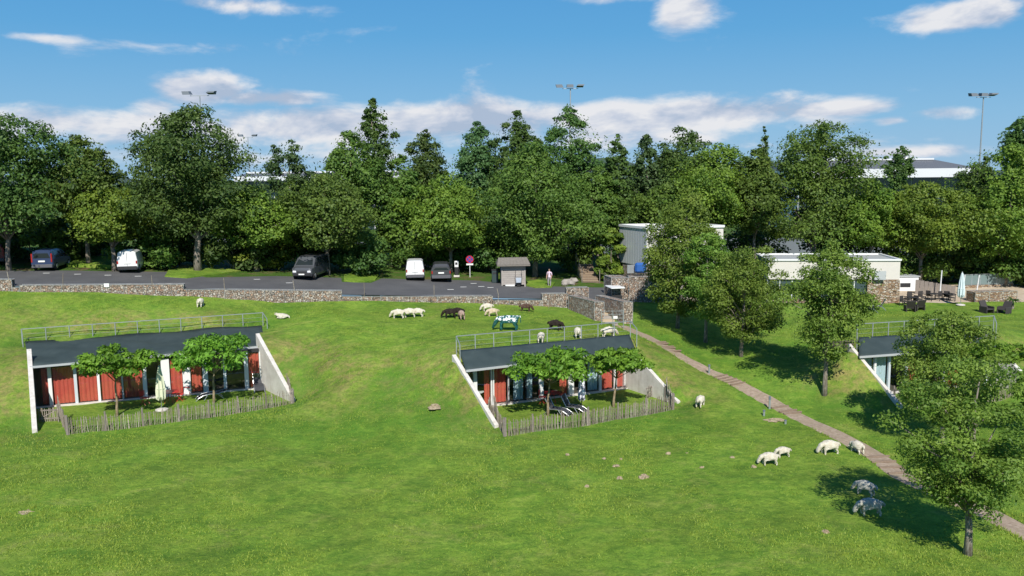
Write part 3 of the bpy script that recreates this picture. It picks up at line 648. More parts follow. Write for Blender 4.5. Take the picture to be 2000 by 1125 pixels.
# courts in front of the lodges
for k, nm in (('A', 'court'), ('B', 'court'), ('C', 'court')):
    c = CAB[k]; n = 30; X = np.zeros((n, n)); Y = X.copy(); ej = [-.14, -.05] + list(np.linspace(0, 1.01, n - 2))
    for i in range(n):
        for j in range(n):
            si = -.02 + 1.04 * i / (n - 1); p = lerp(lerp(c['WL'], c['WR'], si), lerp(c['FL'], c['FR'], si), ej[j]); X[i, j], Y[i, j] = p[0], p[1]
    Z = vnoise(X, Y, 1.2, 5) * .05
    for i in range(n):
        for j in range(4): Z[i, j] = (ground_z(X[i, j], Y[i, j]) + vnoise(X[i:i+1, j], Y[i:i+1, j], 2.3, 1)[0] * .10 + vnoise(X[i:i+1, j], Y[i:i+1, j], .9, 2)[0] * .06 + vnoise(X[i:i+1, j], Y[i:i+1, j], 6, 3)[0] * .12) * (1 - j / 4) + Z[i, j] * (j / 4) - (.10, .05, .012, 0)[j]
    o = link('court', grid_mesh('court', X, Y, Z, 'grass', np.zeros_like(X))); tag(o, 'small lawn in front of a lodge', kind='structure')

# guard rails on the roof edges
def guard_rail(label, BL, BR, n, front):
    t = thing('guard_rail', label, 'railing', (BL + BR) / 2, group='guard rails above the lodge roofs'); org = (BL + BR) / 2
    up = V(0, 0, .92); off = V(0, 0, -.25)
    for i in range(n + 1):
        p = lerp(BL, BR, i / n); MB().beam(p + off, p + up, .05).build('post', 'galvanised', t, org)
    rl = MB().beam(BL + up, BR + up, .05, .045); rl.build('top_rail', 'galvanised', t, org)
    for f in (.3, .62): MB().beam(BL + up * f, BR + up * f, .012).build('wire', 'galvanised', t, org)
    for q in (BL, BR):
        e = q + front; e[2] -= .35
        MB().beam(e - V(0, 0, .3), e + up, .05).build('post', 'galvanised', t, org); MB().beam(q + up, e + up, .045).build('top_rail', 'galvanised', t, org)
for k, n, lb in (('A', 11, 'galvanised guard rail above the sagging roof of the long lodge'), ('B', 10, 'galvanised guard rail above the lodge with the patterned parasol'), ('C', 9, 'galvanised guard rail above the lodge behind the trees')):
    c = CAB[k]; bk = (c['BL'] - c['EL']) * V(1, 1, 0); bk /= np.linalg.norm(bk)
    sd_ = (c['BR'] - c['BL']) * V(1, 1, 0); sd_ /= np.linalg.norm(sd_)
    guard_rail(lb, c['BL'] + bk * .15 - V(0, 0, .05) - sd_ * .15, c['BR'] + bk * .15 - V(0, 0, .05) + sd_ * .15, n, -bk * 1.1)

# paling fences, every pale its own piece
PALES = []
for i in range(6):
    r = random.Random(i); m_ = MB(); w_ = r.uniform(.013, .024); d_ = .014; h = r.uniform(.82, .98); l1, l2 = r.uniform(-.03, .03), r.uniform(-.02, .02)
    m_.hexa([(-w_, -d_, -.12), (w_, -d_, -.12), (w_, d_, -.12), (-w_, d_, -.12), (-w_ * .8 + l1, -d_ + l2, h - .08), (w_ * .8 + l1, -d_ + l2, h - .08), (w_ * .8 + l1, d_ + l2, h - .08), (-w_ * .8 + l1, d_ + l2, h - .08)])
    m_.add([(-w_ * .8 + l1, -d_ + l2, h - .08), (w_ * .8 + l1, -d_ + l2, h - .08), (w_ * .8 + l1, d_ + l2, h - .08), (-w_ * .8 + l1, d_ + l2, h - .08), (l1, l2, h)], [(0, 1, 4), (1, 2, 4), (2, 3, 4), (3, 0, 4)])
    me = m_.mesh('pale'); me.materials.append(MATS['paling']); PALES.append(me)
def fence(label, pts, gap=.093, posts_every=1.9):
    org = V(*pts[0]); t = thing('paling_fence', label, 'fence', org)
    for a, b in zip(pts[:-1], pts[1:]):
        a, b = V(*a), V(*b); L = np.linalg.norm((b - a)[:2]); n = max(1, int(L / gap)); ang = math.atan2(b[1] - a[1], b[0] - a[0]); nrm = V(-math.sin(ang), math.cos(ang), 0)
        for i in range(n):
            p = lerp(a, b, (i + random.uniform(.2, .8)) / n); z = ground_z(p[0], p[1]) if ground_z(p[0], p[1]) < .8 else 0.
            o = link('pale', random.choice(PALES), t); o.location = Vector(p - org) + Vector((0, 0, z - p[2])); o.rotation_euler = (random.gauss(0, .03), random.gauss(0, .035), ang + random.uniform(-.3, .3)); o.scale = (1, 1, random.uniform(.88, 1.08))
        k = max(1, round(L / posts_every))
        for i in range(k + 1):
            p = lerp(a, b, i / k) + nrm * .05; MB().tube([p + V(0, 0, -.2), p + V(random.gauss(0, .02), random.gauss(0, .02), 1.02)], [.055, .048], 7).build('fence_post', 'grey_wood', t, org)
        for h in (.28, .66): MB().beam(a + nrm * .03 + V(0, 0, h), b + nrm * .03 + V(0, 0, h), .012).build('wire', 'grey_wood', t, org)
    return t
def G0(px, py): return P(px, py, 0)
fence('grey chestnut paling fence round the court with the cream parasol', [G0(113, 822), G0(131, 846), G0(350, 822), G0(574, 791), G0(560, 772)])
fence('grey chestnut paling fence round the court with the patterned parasol', [G0(955, 808), G0(985, 851), G0(1150, 829), G0(1316, 801), G0(1300, 784)])
fence('short run of paling fence behind the roadside tree by the footpath lodge', [G0(1745, 785), G0(1790, 800), G0(1900, 790), G0(2010, 775)], .12)
def wicket(label, a, b, n):
    t = thing('wicket_gate', label, 'gate', a); d = b - a
    for i in range(n):
        o = link('pale', PALES[i % 6], t); o.location = Vector(d * ((i + .5) / n)); o.rotation_euler = (0, 0, math.atan2(d[1], d[0])); o.scale = (1.25, 1, .9)
    for h in (.18, .68): MB().beam(V(0, 0, h), d + V(0, 0, h), .03, .07).build('gate_rail', 'grey_wood', t)
    MB().beam(V(0, 0, .18) + d * .02, d * .98 + V(0, 0, .68), .03, .06).build('brace', 'grey_wood', t)
wicket('pale wooden wicket gate between the white wing wall and paling fence', G0(76, 824), G0(113, 822), 10)
wicket('leaning wooden wicket gate standing open beside the concrete wing wall', G0(1262, 780), G0(1290, 768), 10)

# ------------------------------------------------------------------ trees
def leaves_for(seed, R_, zb, zt, prof, ncl, nleaf, leaf, flat=.75, aspect=.6, lobes=.25, upright=.5, rc_k=.26, droop=0., fill=0.):
    g = np.random.default_rng(seed); Hh = zt - zb; pt = np.array([p[0] for p in prof]); pr = np.array([p[1] for p in prof])
    ph = g.random(6) * 6.28; cs = []; fr = []
    t = g.random(ncl * 6); keep = g.random(ncl * 6) < np.interp(t, pt, pr) ** 1.2 + .08; t = t[keep][:ncl]
    n = len(t); th = g.random(n) * 6.283; rho = np.sqrt(g.uniform(.05, 1, n)) * .92
    lob = 1 + lobes * (np.sin(2 * th + ph[0] + 3 * t) * .5 + np.sin(3 * th + ph[1] - 5 * t) * .5 + np.sin(5 * th + ph[2] + 9 * t) * .35)
    rr = np.interp(t, pt, pr) * R_ * lob * rho
    C = np.stack([rr * np.cos(th), rr * np.sin(th), zb + Hh * t], 1)
    rc = R_ * rc_k * g.uniform(.6, 1.25, n) * (.55 + .45 * np.interp(t, pt, pr))
    per = np.maximum(6, (nleaf * rc ** 2 / np.sum(rc ** 2)).astype(int)); idx = np.repeat(np.arange(n), per); N = len(idx)
    d = g.normal(size=(N, 3)); d[:, 2] = d[:, 2] * .8 + .25; d /= np.linalg.norm(d, axis=1)[:, None]
    rad = rc[idx] * (g.uniform(.25, 1.08, N) ** .6); pos = C[idx] + d * rad[:, None] * np.array([1.15, 1.15, flat])
    if fill:      # leaves on small twigs between the clumps
        k = g.random(N) < fill; tf = g.random(N); tf = np.where(g.random(N) < np.interp(tf, pt, pr) ** 1.3, tf, g.random(N) * .7); tf = tf[k]; af = g.random(k.sum()) * 6.283
        lf = 1 + lobes * (np.sin(2 * af + ph[0] + 3 * tf) * .5 + np.sin(3 * af + ph[1] - 5 * tf) * .5 + np.sin(5 * af + ph[2] + 9 * tf) * .35 + np.sin(9 * af + ph[3] + 17 * tf) * .25 + np.sin(23 * tf + 4 * af) * .25)
        rf_ = np.interp(tf, pt, pr) * R_ * lf * np.sqrt(g.uniform(.1, 1, k.sum())); pos[k] = np.stack([rf_ * np.cos(af), rf_ * np.sin(af), zb + Hh * tf], 1); d[k, 0] = np.cos(af); d[k, 1] = np.sin(af); d[k, 2] = .3
    nm = d * .9 + np.array([0, 0, upright]) + g.normal(size=(N, 3)) * .55; nm /= np.linalg.norm(nm, axis=1)[:, None]
    ta = g.normal(size=(N, 3)); ta[:, 2] -= droop; ta -= nm * np.sum(ta * nm, 1)[:, None]; ta /= np.linalg.norm(ta, axis=1)[:, None]; bi = np.cross(nm, ta)
    ln = (leaf * g.uniform(.6, 1.35, N))[:, None]; wd = ln * aspect
    vv = np.stack([pos - ta * ln * .5, pos + bi * wd * .5 - nm * ln * .06, pos + ta * ln * .5, pos - bi * wd * .5 - nm * ln * .06], 1).reshape(-1, 3)
    tint = np.clip(g.random(n)[idx] * .55 + g.random(N) * .45, 0, 1)
    return vv, np.arange(N * 4).reshape(-1, 4), tint, C, rc
PROF = {'round': [(0, .45), (.12, .8), (.35, 1), (.6, .92), (.82, .62), (1, .18)],
        'oval': [(0, .4), (.2, .82), (.45, 1), (.7, .78), (.88, .45), (1, .10)],
        'cone': [(0, .75), (.15, 1), (.4, .78), (.65, .5), (.85, .26), (1, .05)],
        'spire': [(0, .7), (.2, 1), (.45, .95), (.7, .7), (.88, .4), (1, .08)],
        'broad': [(0, .6), (.15, .95), (.45, 1), (.7, .9), (.88, .65), (1, .3)],
        'flat': [(0, .75), (.25, 1), (.6, .98), (.85, .75), (1, .35)]}
def tree(name, label, cat, base, z_top, R_, z_crown, prof, mt, seed, ncl=70, nleaf=15000, leaf=.34, trunk=.20, bark='bark', limbs=16, lean=(0, 0), group=None, **kw):
    t = thing(name, label, cat, base, random.uniform(0, .4) if prof != 'flat' else 0, group); H_ = z_top - base[2]; zc = z_crown - base[2]
    vv, ff, tint, C, rc = leaves_for(seed, R_, zc, H_, PROF[prof], ncl, nleaf, leaf, **kw)
    sh = np.array([lean[0], lean[1], 0.]); vv = vv + sh * (vv[:, 2:3] / H_) ** 1.3
    me = npmesh('crown', vv, ff, tint); me.materials.append(MATS[mt]); link('crown', me, t)
    g = random.Random(seed); b = MB(); k = 9; top = max(H_ * .86, zc + .2); bend = [(g.gauss(0, .012) * H_, g.gauss(0, .012) * H_) for _ in range(k)]
    pts = [(bend[i][0] * (i > 1) * .6 + lean[0] * (top * i / (k - 1) / H_) ** 1.3, bend[i][1] * (i > 1) * .6 + lean[1] * (top * i / (k - 1) / H_) ** 1.3, top * i / (k - 1) - (.3 if i == 0 else 0)) for i in range(k)]
    rad = [trunk * (1.35 if i == 0 else 1.05 - .95 * i / (k - 1)) + .008 for i in range(k)]
    b.tube(pts, rad, 9)
    order = sorted(range(len(C)), key=lambda i: -rc[i])[:limbs]
    for i in order:
        q = C[i] + sh * (C[i][2] / H_) ** 1.3; zz = max(zc * .75, q[2] - np.hypot(q[0], q[1]) * .9); zz = min(zz, top * .9); f = zz / top; j = min(k - 2, int(f * (k - 1))); fr = f * (k - 1) - j
        p0 = lerp(V(*pts[j]), V(*pts[j + 1]), fr); r0 = lerp(rad[j], rad[j + 1], fr) * .55; mid = lerp(p0, q, .5) + V(g.gauss(0, .1), g.gauss(0, .1), .12 * np.linalg.norm(q - p0))
        b.tube([p0, mid, q], [r0, r0 * .6, max(.008, r0 * .2)], 5)
    b.build('trunk', bark, t, smooth=True); return t
def bgtree(px, Y, top, wpx, crown_py, prof, mt, label, **kw):
    p = PY(px, 500, Y); bz = ground_z(p[0], Y) ; base = V(p[0], Y, bz); zt = PY(px, top, Y)[2]; zc = max(bz + .8, PY(px, crown_py, Y)[2])
    R_ = wpx / 2 * Y / F
    kw['nleaf'] = int(kw.get('nleaf', 15000) * 1.55); kw['ncl'] = int(kw.get('ncl', 70) * 1.5); kw.setdefault('rc_k', .20); kw.setdefault('fill', .26); kw.setdefault('lobes', .52); kw.setdefault('leaf', .27)
    tree(kw.pop('name', 'broadleaf_tree'), label, 'tree', base, zt, R_, zc, prof, mt, int(px * 7 + top + 5000), group=kw.pop('group', 'trees of the belt behind the car park'), **kw)
TREES = [
 (15, 71, 222, 245, 450, 'broad', 'leaf_dark', 'tall dark tree with bare pale trunk beside the blue car', dict(nleaf=19000, ncl=90)),
 (172, 75, 262, 160, 440, 'oval', 'leaf_mid', 'pointed tree standing between the blue car and the white hatch van', {}),
 (222, 73, 365, 150, 470, 'round', 'leaf_yellow', 'short yellow-green tree above the white van parked alone', dict(nleaf=10000)),
 (385, 75, 215, 235, 450, 'broad', 'leaf_dark', 'massive dark dome-shaped tree with two trunks at the grass wedge', dict(nleaf=24000, ncl=110, trunk=.3)),
 (305, 78, 345, 130, 470, 'round', 'leaf_blue', 'bluish low tree filling the gap left of the dome-shaped tree', dict(nleaf=9000)),
 (572, 86, 272, 135, 430, 'oval', 'leaf_blue', 'thin airy tree with sky showing through its crown', dict(nleaf=6500, ncl=42, rc_k=.2, fill=.12)),
 (500, 77, 368, 165, 480, 'round', 'leaf_yellow', 'spreading low yellow-green tree behind the grass verge', dict(nleaf=13000)),
 (690, 84, 255, 125, 430, 'oval', 'leaf_mid', 'rounded tree touching the tall spire-shaped tree', {}),
 (738, 90, 192, 84, 400, 'spire', 'leaf_dark', 'tall spire-shaped tree rising above all its neighbours', dict(nleaf=11000)),
 (640, 78, 340, 200, 480, 'round', 'leaf_mid', 'wide layered tree above the grey van', dict(nleaf=17000, ncl=90)),
 (836, 88, 254, 92, 400, 'oval', 'leaf_dark', 'narrow dark tree with notched top behind the white panel van', dict(nleaf=9000)),
 (788, 81, 300, 120, 450, 'cone', 'leaf_mid', 'bright upright tree next to the spire-shaped tree', {}),
 (880, 79, 345, 180, 480, 'round', 'leaf_yellow', 'wide fresh-green tree over the charging post', dict(nleaf=16000, ncl=85)),
 (936, 89, 238, 100, 400, 'spire', 'leaf_blue', 'bluish pointed tree behind the round parking sign', {}),
 (1012, 89, 220, 105, 400, 'spire', 'leaf_dark', 'slender pointed tree behind the wooden shelter', {}),
 (1112, 88, 203, 125, 430, 'oval', 'leaf_dark', 'tall broad-topped tree in front of the three-lamp mast', dict(nleaf=15000)),
 (1045, 79, 285, 215, 500, 'round', 'leaf_mid', 'great rounded tree overhanging the wooden shelter', dict(nleaf=24000, ncl=115, trunk=.26)),
 (1206, 90, 262, 72, 420, 'spire', 'leaf_dark', 'slim tree behind the garden steps', dict(nleaf=8000)),
 (1262, 90, 262, 84, 420, 'spire', 'leaf_blue', 'slim bluish tree behind the grey box building', dict(nleaf=9000)),
 (1170, 84, 330, 120, 470, 'oval', 'leaf_mid', 'dense tree over the garden steps', {}),
 (1335, 90, 252, 145, 430, 'round', 'leaf_dark', 'dark rounded tree behind the pavilion roof', dict(nleaf=15000)),
 (1395, 86, 280, 165, 440, 'round', 'leaf_yellow', 'yellow-green chestnut behind the pavilion roof', dict(nleaf=17000, ncl=60, rc_k=.3)),
 (1300, 86, 360, 150, 470, 'round', 'leaf_mid', 'mid-green tree directly behind the grey box building', {}),
 (1486, 100, 246, 52, 400, 'cone', 'leaf_dark', 'small conifer tip poking out above the chestnuts', dict(nleaf=5000)),
 (1472, 86, 292, 125, 450, 'round', 'leaf_mid', 'rounded tree between the chestnut and the great oak', {}),
 (1590, 86, 240, 205, 470, 'broad', 'leaf_mid', 'great broad tree with two thin trunks above the pavilion', dict(nleaf=24000, ncl=110)),
 (1700, 84, 352, 130, 480, 'oval', 'leaf_yellow', 'yellowish tree at the end of the pavilion', {}),
 (1733, 112, 284, 56, 370, 'oval', 'leaf_dark', 'small wind-bent tree in front of the large hall', dict(nleaf=5000, lean=(1.4, 0))),
 (1800, 84, 355, 190, 490, 'round', 'leaf_yellow', 'flowering light-green tree above the terrace', dict(nleaf=19000, ncl=85)),
 (1893, 88, 322, 150, 500, 'round', 'leaf_dark', 'dark tree behind the terrace parasol', {}),
 (1966, 84, 285, 180, 500, 'broad', 'leaf_yellow', 'bright green tree behind the gabion planter', dict(nleaf=19000, ncl=90)),
 (1985, 98, 226, 95, 330, 'round', 'leaf_dark', 'dark tree top rising behind the bright green tree', dict(nleaf=10000)),
 (1915, 96, 300, 60, 400, 'cone', 'leaf_dark', 'dark pointed tree at the foot of the far mast', dict(nleaf=6000)),
 (-70, 74, 255, 200, 470, 'round', 'leaf_mid', 'mid-green tree beyond the red car', dict(nleaf=12000)),
 (2080, 86, 270, 200, 500, 'round', 'leaf_mid', 'tree beyond the end of the gabion planter', dict(nleaf=12000)),
]
for (px, Y, top, wpx, cpy, prof, mt, lb, kw) in TREES: bgtree(px, Y + 5. * (780 < px < 1200), top, wpx, cpy, prof, mt, lb, **kw)
# shrubs of the under-storey
SHR = [(125, 77, 425, 110, 'leaf_mid', 'behind the blue car'), (60, 79, 420, 130, 'leaf_dark', 'in the shade of the bare-trunked tree'), (300, 76, 440, 130, 'leaf_mid', 'behind the lone white van'), (350, 79, 430, 110, 'leaf_dark', 'under the dome-shaped tree'),
       (455, 77, 440, 120, 'leaf_dark', 'at the grass verge'), (522, 78.5, 452, 110, 'leaf_yellow', 'spilling over the verge beside the grey van'), (610, 82, 430, 130, 'leaf_dark', 'behind the grey van'), (705, 79, 440, 110, 'leaf_dark', 'behind the grass island'),
       (765, 81, 435, 120, 'leaf_mid', 'beside the white panel van'), (835, 82, 440, 110, 'leaf_yellow', 'behind the white panel van'), (905, 82.5, 455, 90, 'leaf_mid', 'behind the charging post'), (955, 82, 440, 110, 'leaf_dark', 'behind the no-stopping sign'),
       (1010, 85, 430, 110, 'leaf_dark', 'behind the wooden shelter'), (1110, 85, 435, 110, 'leaf_mid', 'left of the wooded stairs'), (1194, 82, 440, 60, 'leaf_yellow', 'right of the wooded stairs'), (1235, 88, 420, 90, 'leaf_dark', 'behind the grey box building'),
       (1450, 92, 420, 160, 'leaf_dark', 'behind the low pavilion'), (1640, 90, 430, 150, 'leaf_dark', 'in the gap above the pavilion'), (1770, 86, 465, 130, 'leaf_mid', 'behind the dark timber screen'), (1850, 88, 455, 130, 'leaf_dark', 'behind the terrace poles'), (1935, 86, 470, 130, 'leaf_mid', 'behind the glass balustrade'), (2010, 84, 480, 120, 'leaf_dark', 'beyond the glass balustrade'), (190, 82, 430, 130, 'leaf_dark', 'under the pointed tree'), (5, 82, 420, 120, 'leaf_dark', 'beyond the red car')]
for i, (px, Y, top, wpx, mt, lb) in enumerate(SHR):
    Y += 4.5 * (740 < px < 1180)
    p = PY(px, 500, Y); bz = ground_z(p[0], Y); zt = PY(px, top, Y)[2]
    tree('shrub', 'dense shrub ' + lb, 'shrub', V(p[0], Y, bz), zt, wpx / 2 * Y / F, bz + .1, 'round', mt, 900 + i, ncl=34, nleaf=5200, leaf=.34, trunk=.06, limbs=8, rc_k=.34, group='shrubs of the under-storey')
# young cherry trees on the lawn beside the footpath
def lawn_tree(px, py, top, x0, x1, cbot, lb, seed, nleaf, leaf, prof='oval', ncl=90, **kw):
    b = G(px, py); Y = b[1]; zt = PY(px, top, Y)[2]; zc = PY(px, cbot, Y)[2]; R_ = (x1 - x0) / 2 * Y / F; off = ((x0 + x1) / 2 - px) * Y / F
    tree('cherry_tree', lb, 'tree', b, zt, R_, zc, prof, 'leaf_cherry', seed, ncl=ncl, nleaf=nleaf, leaf=leaf, lean=(off, 0), aspect=.5, group='young trees on the lawn by the footpath', **kw)
lawn_tree(1890, 1080, 690, 1738, 2030, 985, 'leafy tree on the near side of the footpath, shading two grazing sheep', 11, 31000, .135, 'round', 105, trunk=.13, limbs=30, lobes=.3, rc_k=.22)
lawn_tree(1838, 868, 598, 1745, 1950, 800, 'leafy tree hiding the roof of the footpath lodge', 12, 24000, .155, 'oval', 110, trunk=.13, limbs=26, rc_k=.22)
lawn_tree(1610, 772, 446, 1532, 1706, 700, 'tall slim tree beside the slope of the footpath lodge', 13, 28000, .17, 'oval', 100, trunk=.14, limbs=30, lobes=.4, rc_k=.22, fill=.18)
lawn_tree(1447, 696, 472, 1378, 1552, 655, 'round-headed tree with a pale trunk on the lawn', 14, 25000, .175, 'round', 100, trunk=.13, limbs=26, rc_k=.24)
lawn_tree(1378, 668, 450, 1318, 1440, 625, 'tree with a dark shaded trunk between the round-headed tree and gabion wall', 15, 18000, .185, 'oval', 80, trunk=.12, limbs=22, rc_k=.26)
lawn_tree(1323, 640, 368, 1262, 1425, 612, 'tall tree in front of the grey box building', 16, 38000, .20, 'oval', 130, trunk=.13, limbs=24, rc_k=.22, fill=.22)
lawn_tree(2030, 850, 690, 1975, 2110, 800, 'tree standing beyond the leafy tree at the footpath', 17, 9000, .2, 'oval', 60, trunk=.1)
# umbrella-pruned plane trees in the courts
def plane_tree(px, py, top, x0, x1, cbot, lb, seed, lean=0., trunk=.075):
    b = P(px, py, .0); Y = b[1]; R_ = (x1 - x0) / 2 * Y / F; off = ((x0 + x1) / 2 - px) * Y / F
    tree('plane_tree', lb, 'tree', b, PY(px, top + 14, Y)[2], R_, PY(px, cbot - 14, Y)[2], 'flat', 'leaf_plane', seed, ncl=60, nleaf=3600, leaf=.30, trunk=trunk, bark='bark_pale', limbs=18, lean=(off, 0), aspect=.42, rc_k=.21, droop=.9, lobes=.3, upright=.7, flat=.5, group='umbrella-pruned trees in the lodge courts')
plane_tree(229, 812, 664, 156, 308, 738, 'umbrella-pruned tree between the red curtains and cream parasol', 21)
plane_tree(418, 787, 644, 338, 512, 726, 'umbrella-pruned tree over the grey sun lounger', 22)
plane_tree(1070, 812, 670, 990, 1168, 745, 'umbrella-pruned tree over the two dark sun loungers', 23)
plane_tree(1198, 795, 670, 1150, 1270, 735, 'umbrella-pruned tree with a leaning trunk by the concrete wing wall', 24)
plane_tree(1915, 800, 655, 1850, 1990, 712, 'umbrella-pruned tree in the court of the footpath lodge', 25)

# ------------------------------------------------------------------ gabion walls
def gabion(label, a, b, thick, z0, z1, side=1, cage=True, m='gabion', name='gabion_wall', group=None):
    a, b = V(*a[:2], 0), V(*b[:2], 0); t = thing(name, label, 'wall', V(*((a + b) / 2)[:2], max(np.atleast_1d(z0))), group=group); org = V(*t.location)
    L = np.linalg.norm(b - a); n = max(1, round(L / 1.5)); z0 = np.broadcast_to(z0, 2); z1 = np.broadcast_to(z1, 2)
    for i in range(n):
        p, q = lerp(a, b, i / n), lerp(a, b, (i + 1) / n); e = (q - p) / np.linalg.norm(q - p) * .012
        MB().slab(p + e, q - e, thick - random.uniform(0, .02), (lerp(*z0, i / n), lerp(*z0, (i + 1) / n)), (lerp(*z1, i / n) - random.uniform(0, .025), lerp(*z1, (i + 1) / n) - random.uniform(0, .025)), side).build('basket', m, t, org)
    if cage:
        d = (b - a) / L; nn = V(-d[1], d[0], 0); w_ = MB()
        for f in (0, thick): w_.beam(a + nn * f * side + V(0, 0, z1[0] + .015), b + nn * f * side + V(0, 0, z1[1] + .015), .03)
        for i in range(n + 1):
            p = lerp(a, b, i / n) - nn * .015 * side; w_.beam(p + V(0, 0, lerp(*z0, i / n)), p + V(0, 0, lerp(*z1, i / n) + .015), .022)
        w_.build('cage_wire', 'galvanised', t, org)
    return t
def wx(px, py=580):
    """plan point on the retaining wall line seen at this pixel column"""
    lo, hi = -80., 20.
    for _ in range(40):
        m_ = (lo + hi) / 2
        if proj(V(m_, yw(m_), 4.5))[0] < px: lo = m_
        else: hi = m_
    return V(lo, float(yw(lo)), 0)
def ztop(px, py): q = wx(px); return PY(px, py, q[1])[2]
WG = 'runs of the gabion retaining wall'
for (x0, x1, y0, y1, lb) in ((-160, 28, 541, 544, 'gabion wall run of mixed stones below the parked blue car'), (27, 43, 559, 559, 'short low gabion run bridging the gap beside the long run'), (42, 361, 555, 553, 'long gabion wall run carrying a small white plate on its top'), (361, 668, 563, 566, 'gabion wall run below the parked grey van'),
                             (668, 962, 577, 576, 'gabion wall run below the white panel van'), (962, 1059, 584, 584, 'lowest gabion wall run in front of the wooden shelter'), (1059, 1106, 572, 571, 'raised gabion wall run next to the garden stairs'), (1106, 1150, 560, 559, 'highest gabion block of the retaining wall, by the garden stairs')):
    a, b = wx(x0), wx(x1); gabion(lb, a, b, .6, (ground_z(a[0], a[1] - .3) - .5, ground_z(b[0], b[1] - .3) - .5), (ztop(x0, y0 + 2.5), ztop(x1, y1 + 2.5)), 1, group=WG)
# garden stairs with their cheek blocks
YS = 66.5
def gb(label, px0, px1, pyt, Y0, depth, zb, name='gabion_block', skew=-.45):
    a, b = PY(px0, pyt, Y0), PY(px1, pyt, Y0); z = a[2]; t = thing(name, label, 'wall', V(*((a + b) / 2)[:2], zb)); org = V(*t.location); ba = V(depth * skew, depth, 0)
    MB().hexa([V(*a[:2], zb), V(*b[:2], zb), V(*b[:2], zb) + ba, V(*a[:2], zb) + ba, V(*a[:2], z), V(*b[:2], z), V(*b[:2], z) + ba, V(*a[:2], z) + ba]).build('stone_fill', 'gabion', t, org)
    w_ = MB(); cs = [a, b, b + ba, a + ba]
    for i in range(4): w_.beam(cs[i] + V(0, 0, .015), cs[(i + 1) % 4] + V(0, 0, .015), .035); w_.beam(V(*cs[i][:2], zb), cs[i], .03)
    w_.build('cage_wire', 'galvanised', t, org); return z
gb('square gabion block left of the garden stairs', 1161, 1180, 590, YS, 4.0, 2.0)
gb('square gabion block right of the garden stairs', 1217, 1236, 590, YS, 4.0, 2.0)
gb('upper gabion block behind the electric cart', 1194, 1228, 543, 72.5, 2.0, 2.6, skew=-.2)
gb('gabion wall under the grey box building shaded by the tall tree', 1228, 1300, 541, 74.5, 1.5, 2.0, skew=0)
gb('low gabion wall below the box building behind the lawn trees', 1300, 1420, 565, 75.0, 1.0, 2.0, skew=0)
st = thing('garden_stairs', 'stone garden stairs between two gabion blocks', 'stairs', PY(1198, 630, 65.2)); so = V(*st.location)
s0, s1 = PY(1190, 634, 65.0), PY(1214, 634, 65.0); ztp = 3.75
for i in range(8):
    f = i / 7; dy = .55 * i; z = lerp(2.55, ztp, f); of = V(-.20 * i, dy, 0)
    a, b = s0 + of, s1 + of; MB().hexa([V(*a[:2], 2.0), V(*b[:2], 2.0), V(b[0] - .25, b[1] + .6, 2.0), V(a[0] - .25, a[1] + .6, 2.0), V(*a[:2], z), V(*b[:2], z), V(b[0] - .25, b[1] + .6, z), V(a[0] - .25, a[1] + .6, z)]).build('tread', 'stone_grey' if i % 2 else 'stair_tan', st, so)
gt = thing('field_gate', 'galvanised field gate with a white notice at the foot of the stairs', 'gate', PY(1196, 634, 64.2)); go = V(*gt.location); gz_ = go[2]
gp = [PY(x, 634, 64.2) for x in (1175, 1197, 1218)]
for p in gp: MB().tube([V(*p[:2], gz_ - .3), V(*p[:2], gz_ + 1.12)], .032, 8).build('gate_post', 'galvanised', gt, go)
for a, b in zip(gp[:-1], gp[1:]):
    lf = MB()
    for h in (.2, .5, .8, 1.05): lf.tube([V(*a[:2], gz_ + h), V(*b[:2], gz_ + h)], .016, 6)
    lf.build('gate_leaf', 'galvanised', gt, go)
p = PY(1202, 620, 64.12); MB().box(p[0] - .16, p[0] + .16, p[1] - .01, p[1] + .01, p[2] - .1, p[2] + .12).build('notice', 'plate_white', gt, go)
# slim stakes carrying the sheep wire in front of the wall
for i, (px, pb, pt_) in enumerate(((18, 566, 530), (124, 569, 533), (298, 574, 538), (440, 580, 543), (576, 584, 548), (711, 588, 552), (848, 590, 556), (972, 597, 563), (1072, 603, 590))):
    b = G(px, pb); h = PY(px, pt_, b[1])[2] - b[2]; o = MB().tube([(0, 0, -.2), (random.gauss(0, .03), 0, h * .6), (random.gauss(0, .06), 0, h)], [.028, .026, .022], 6).build('wire_stake', 'paling'); o.location = Vector(b)
    tag(o, 'slim weathered stake at the gabion wall ' + ('below the bare-trunked tree', 'between the blue car and white hatch van', 'just beyond the white hatch van', 'in front of the grass wedge', 'in front of the grey van', 'in front of the grass island', 'in front of the dark grey car', 'left of the timber shelter', 'on the raised run by the stairs')[i], 'stake', 'stakes of the sheep wire')

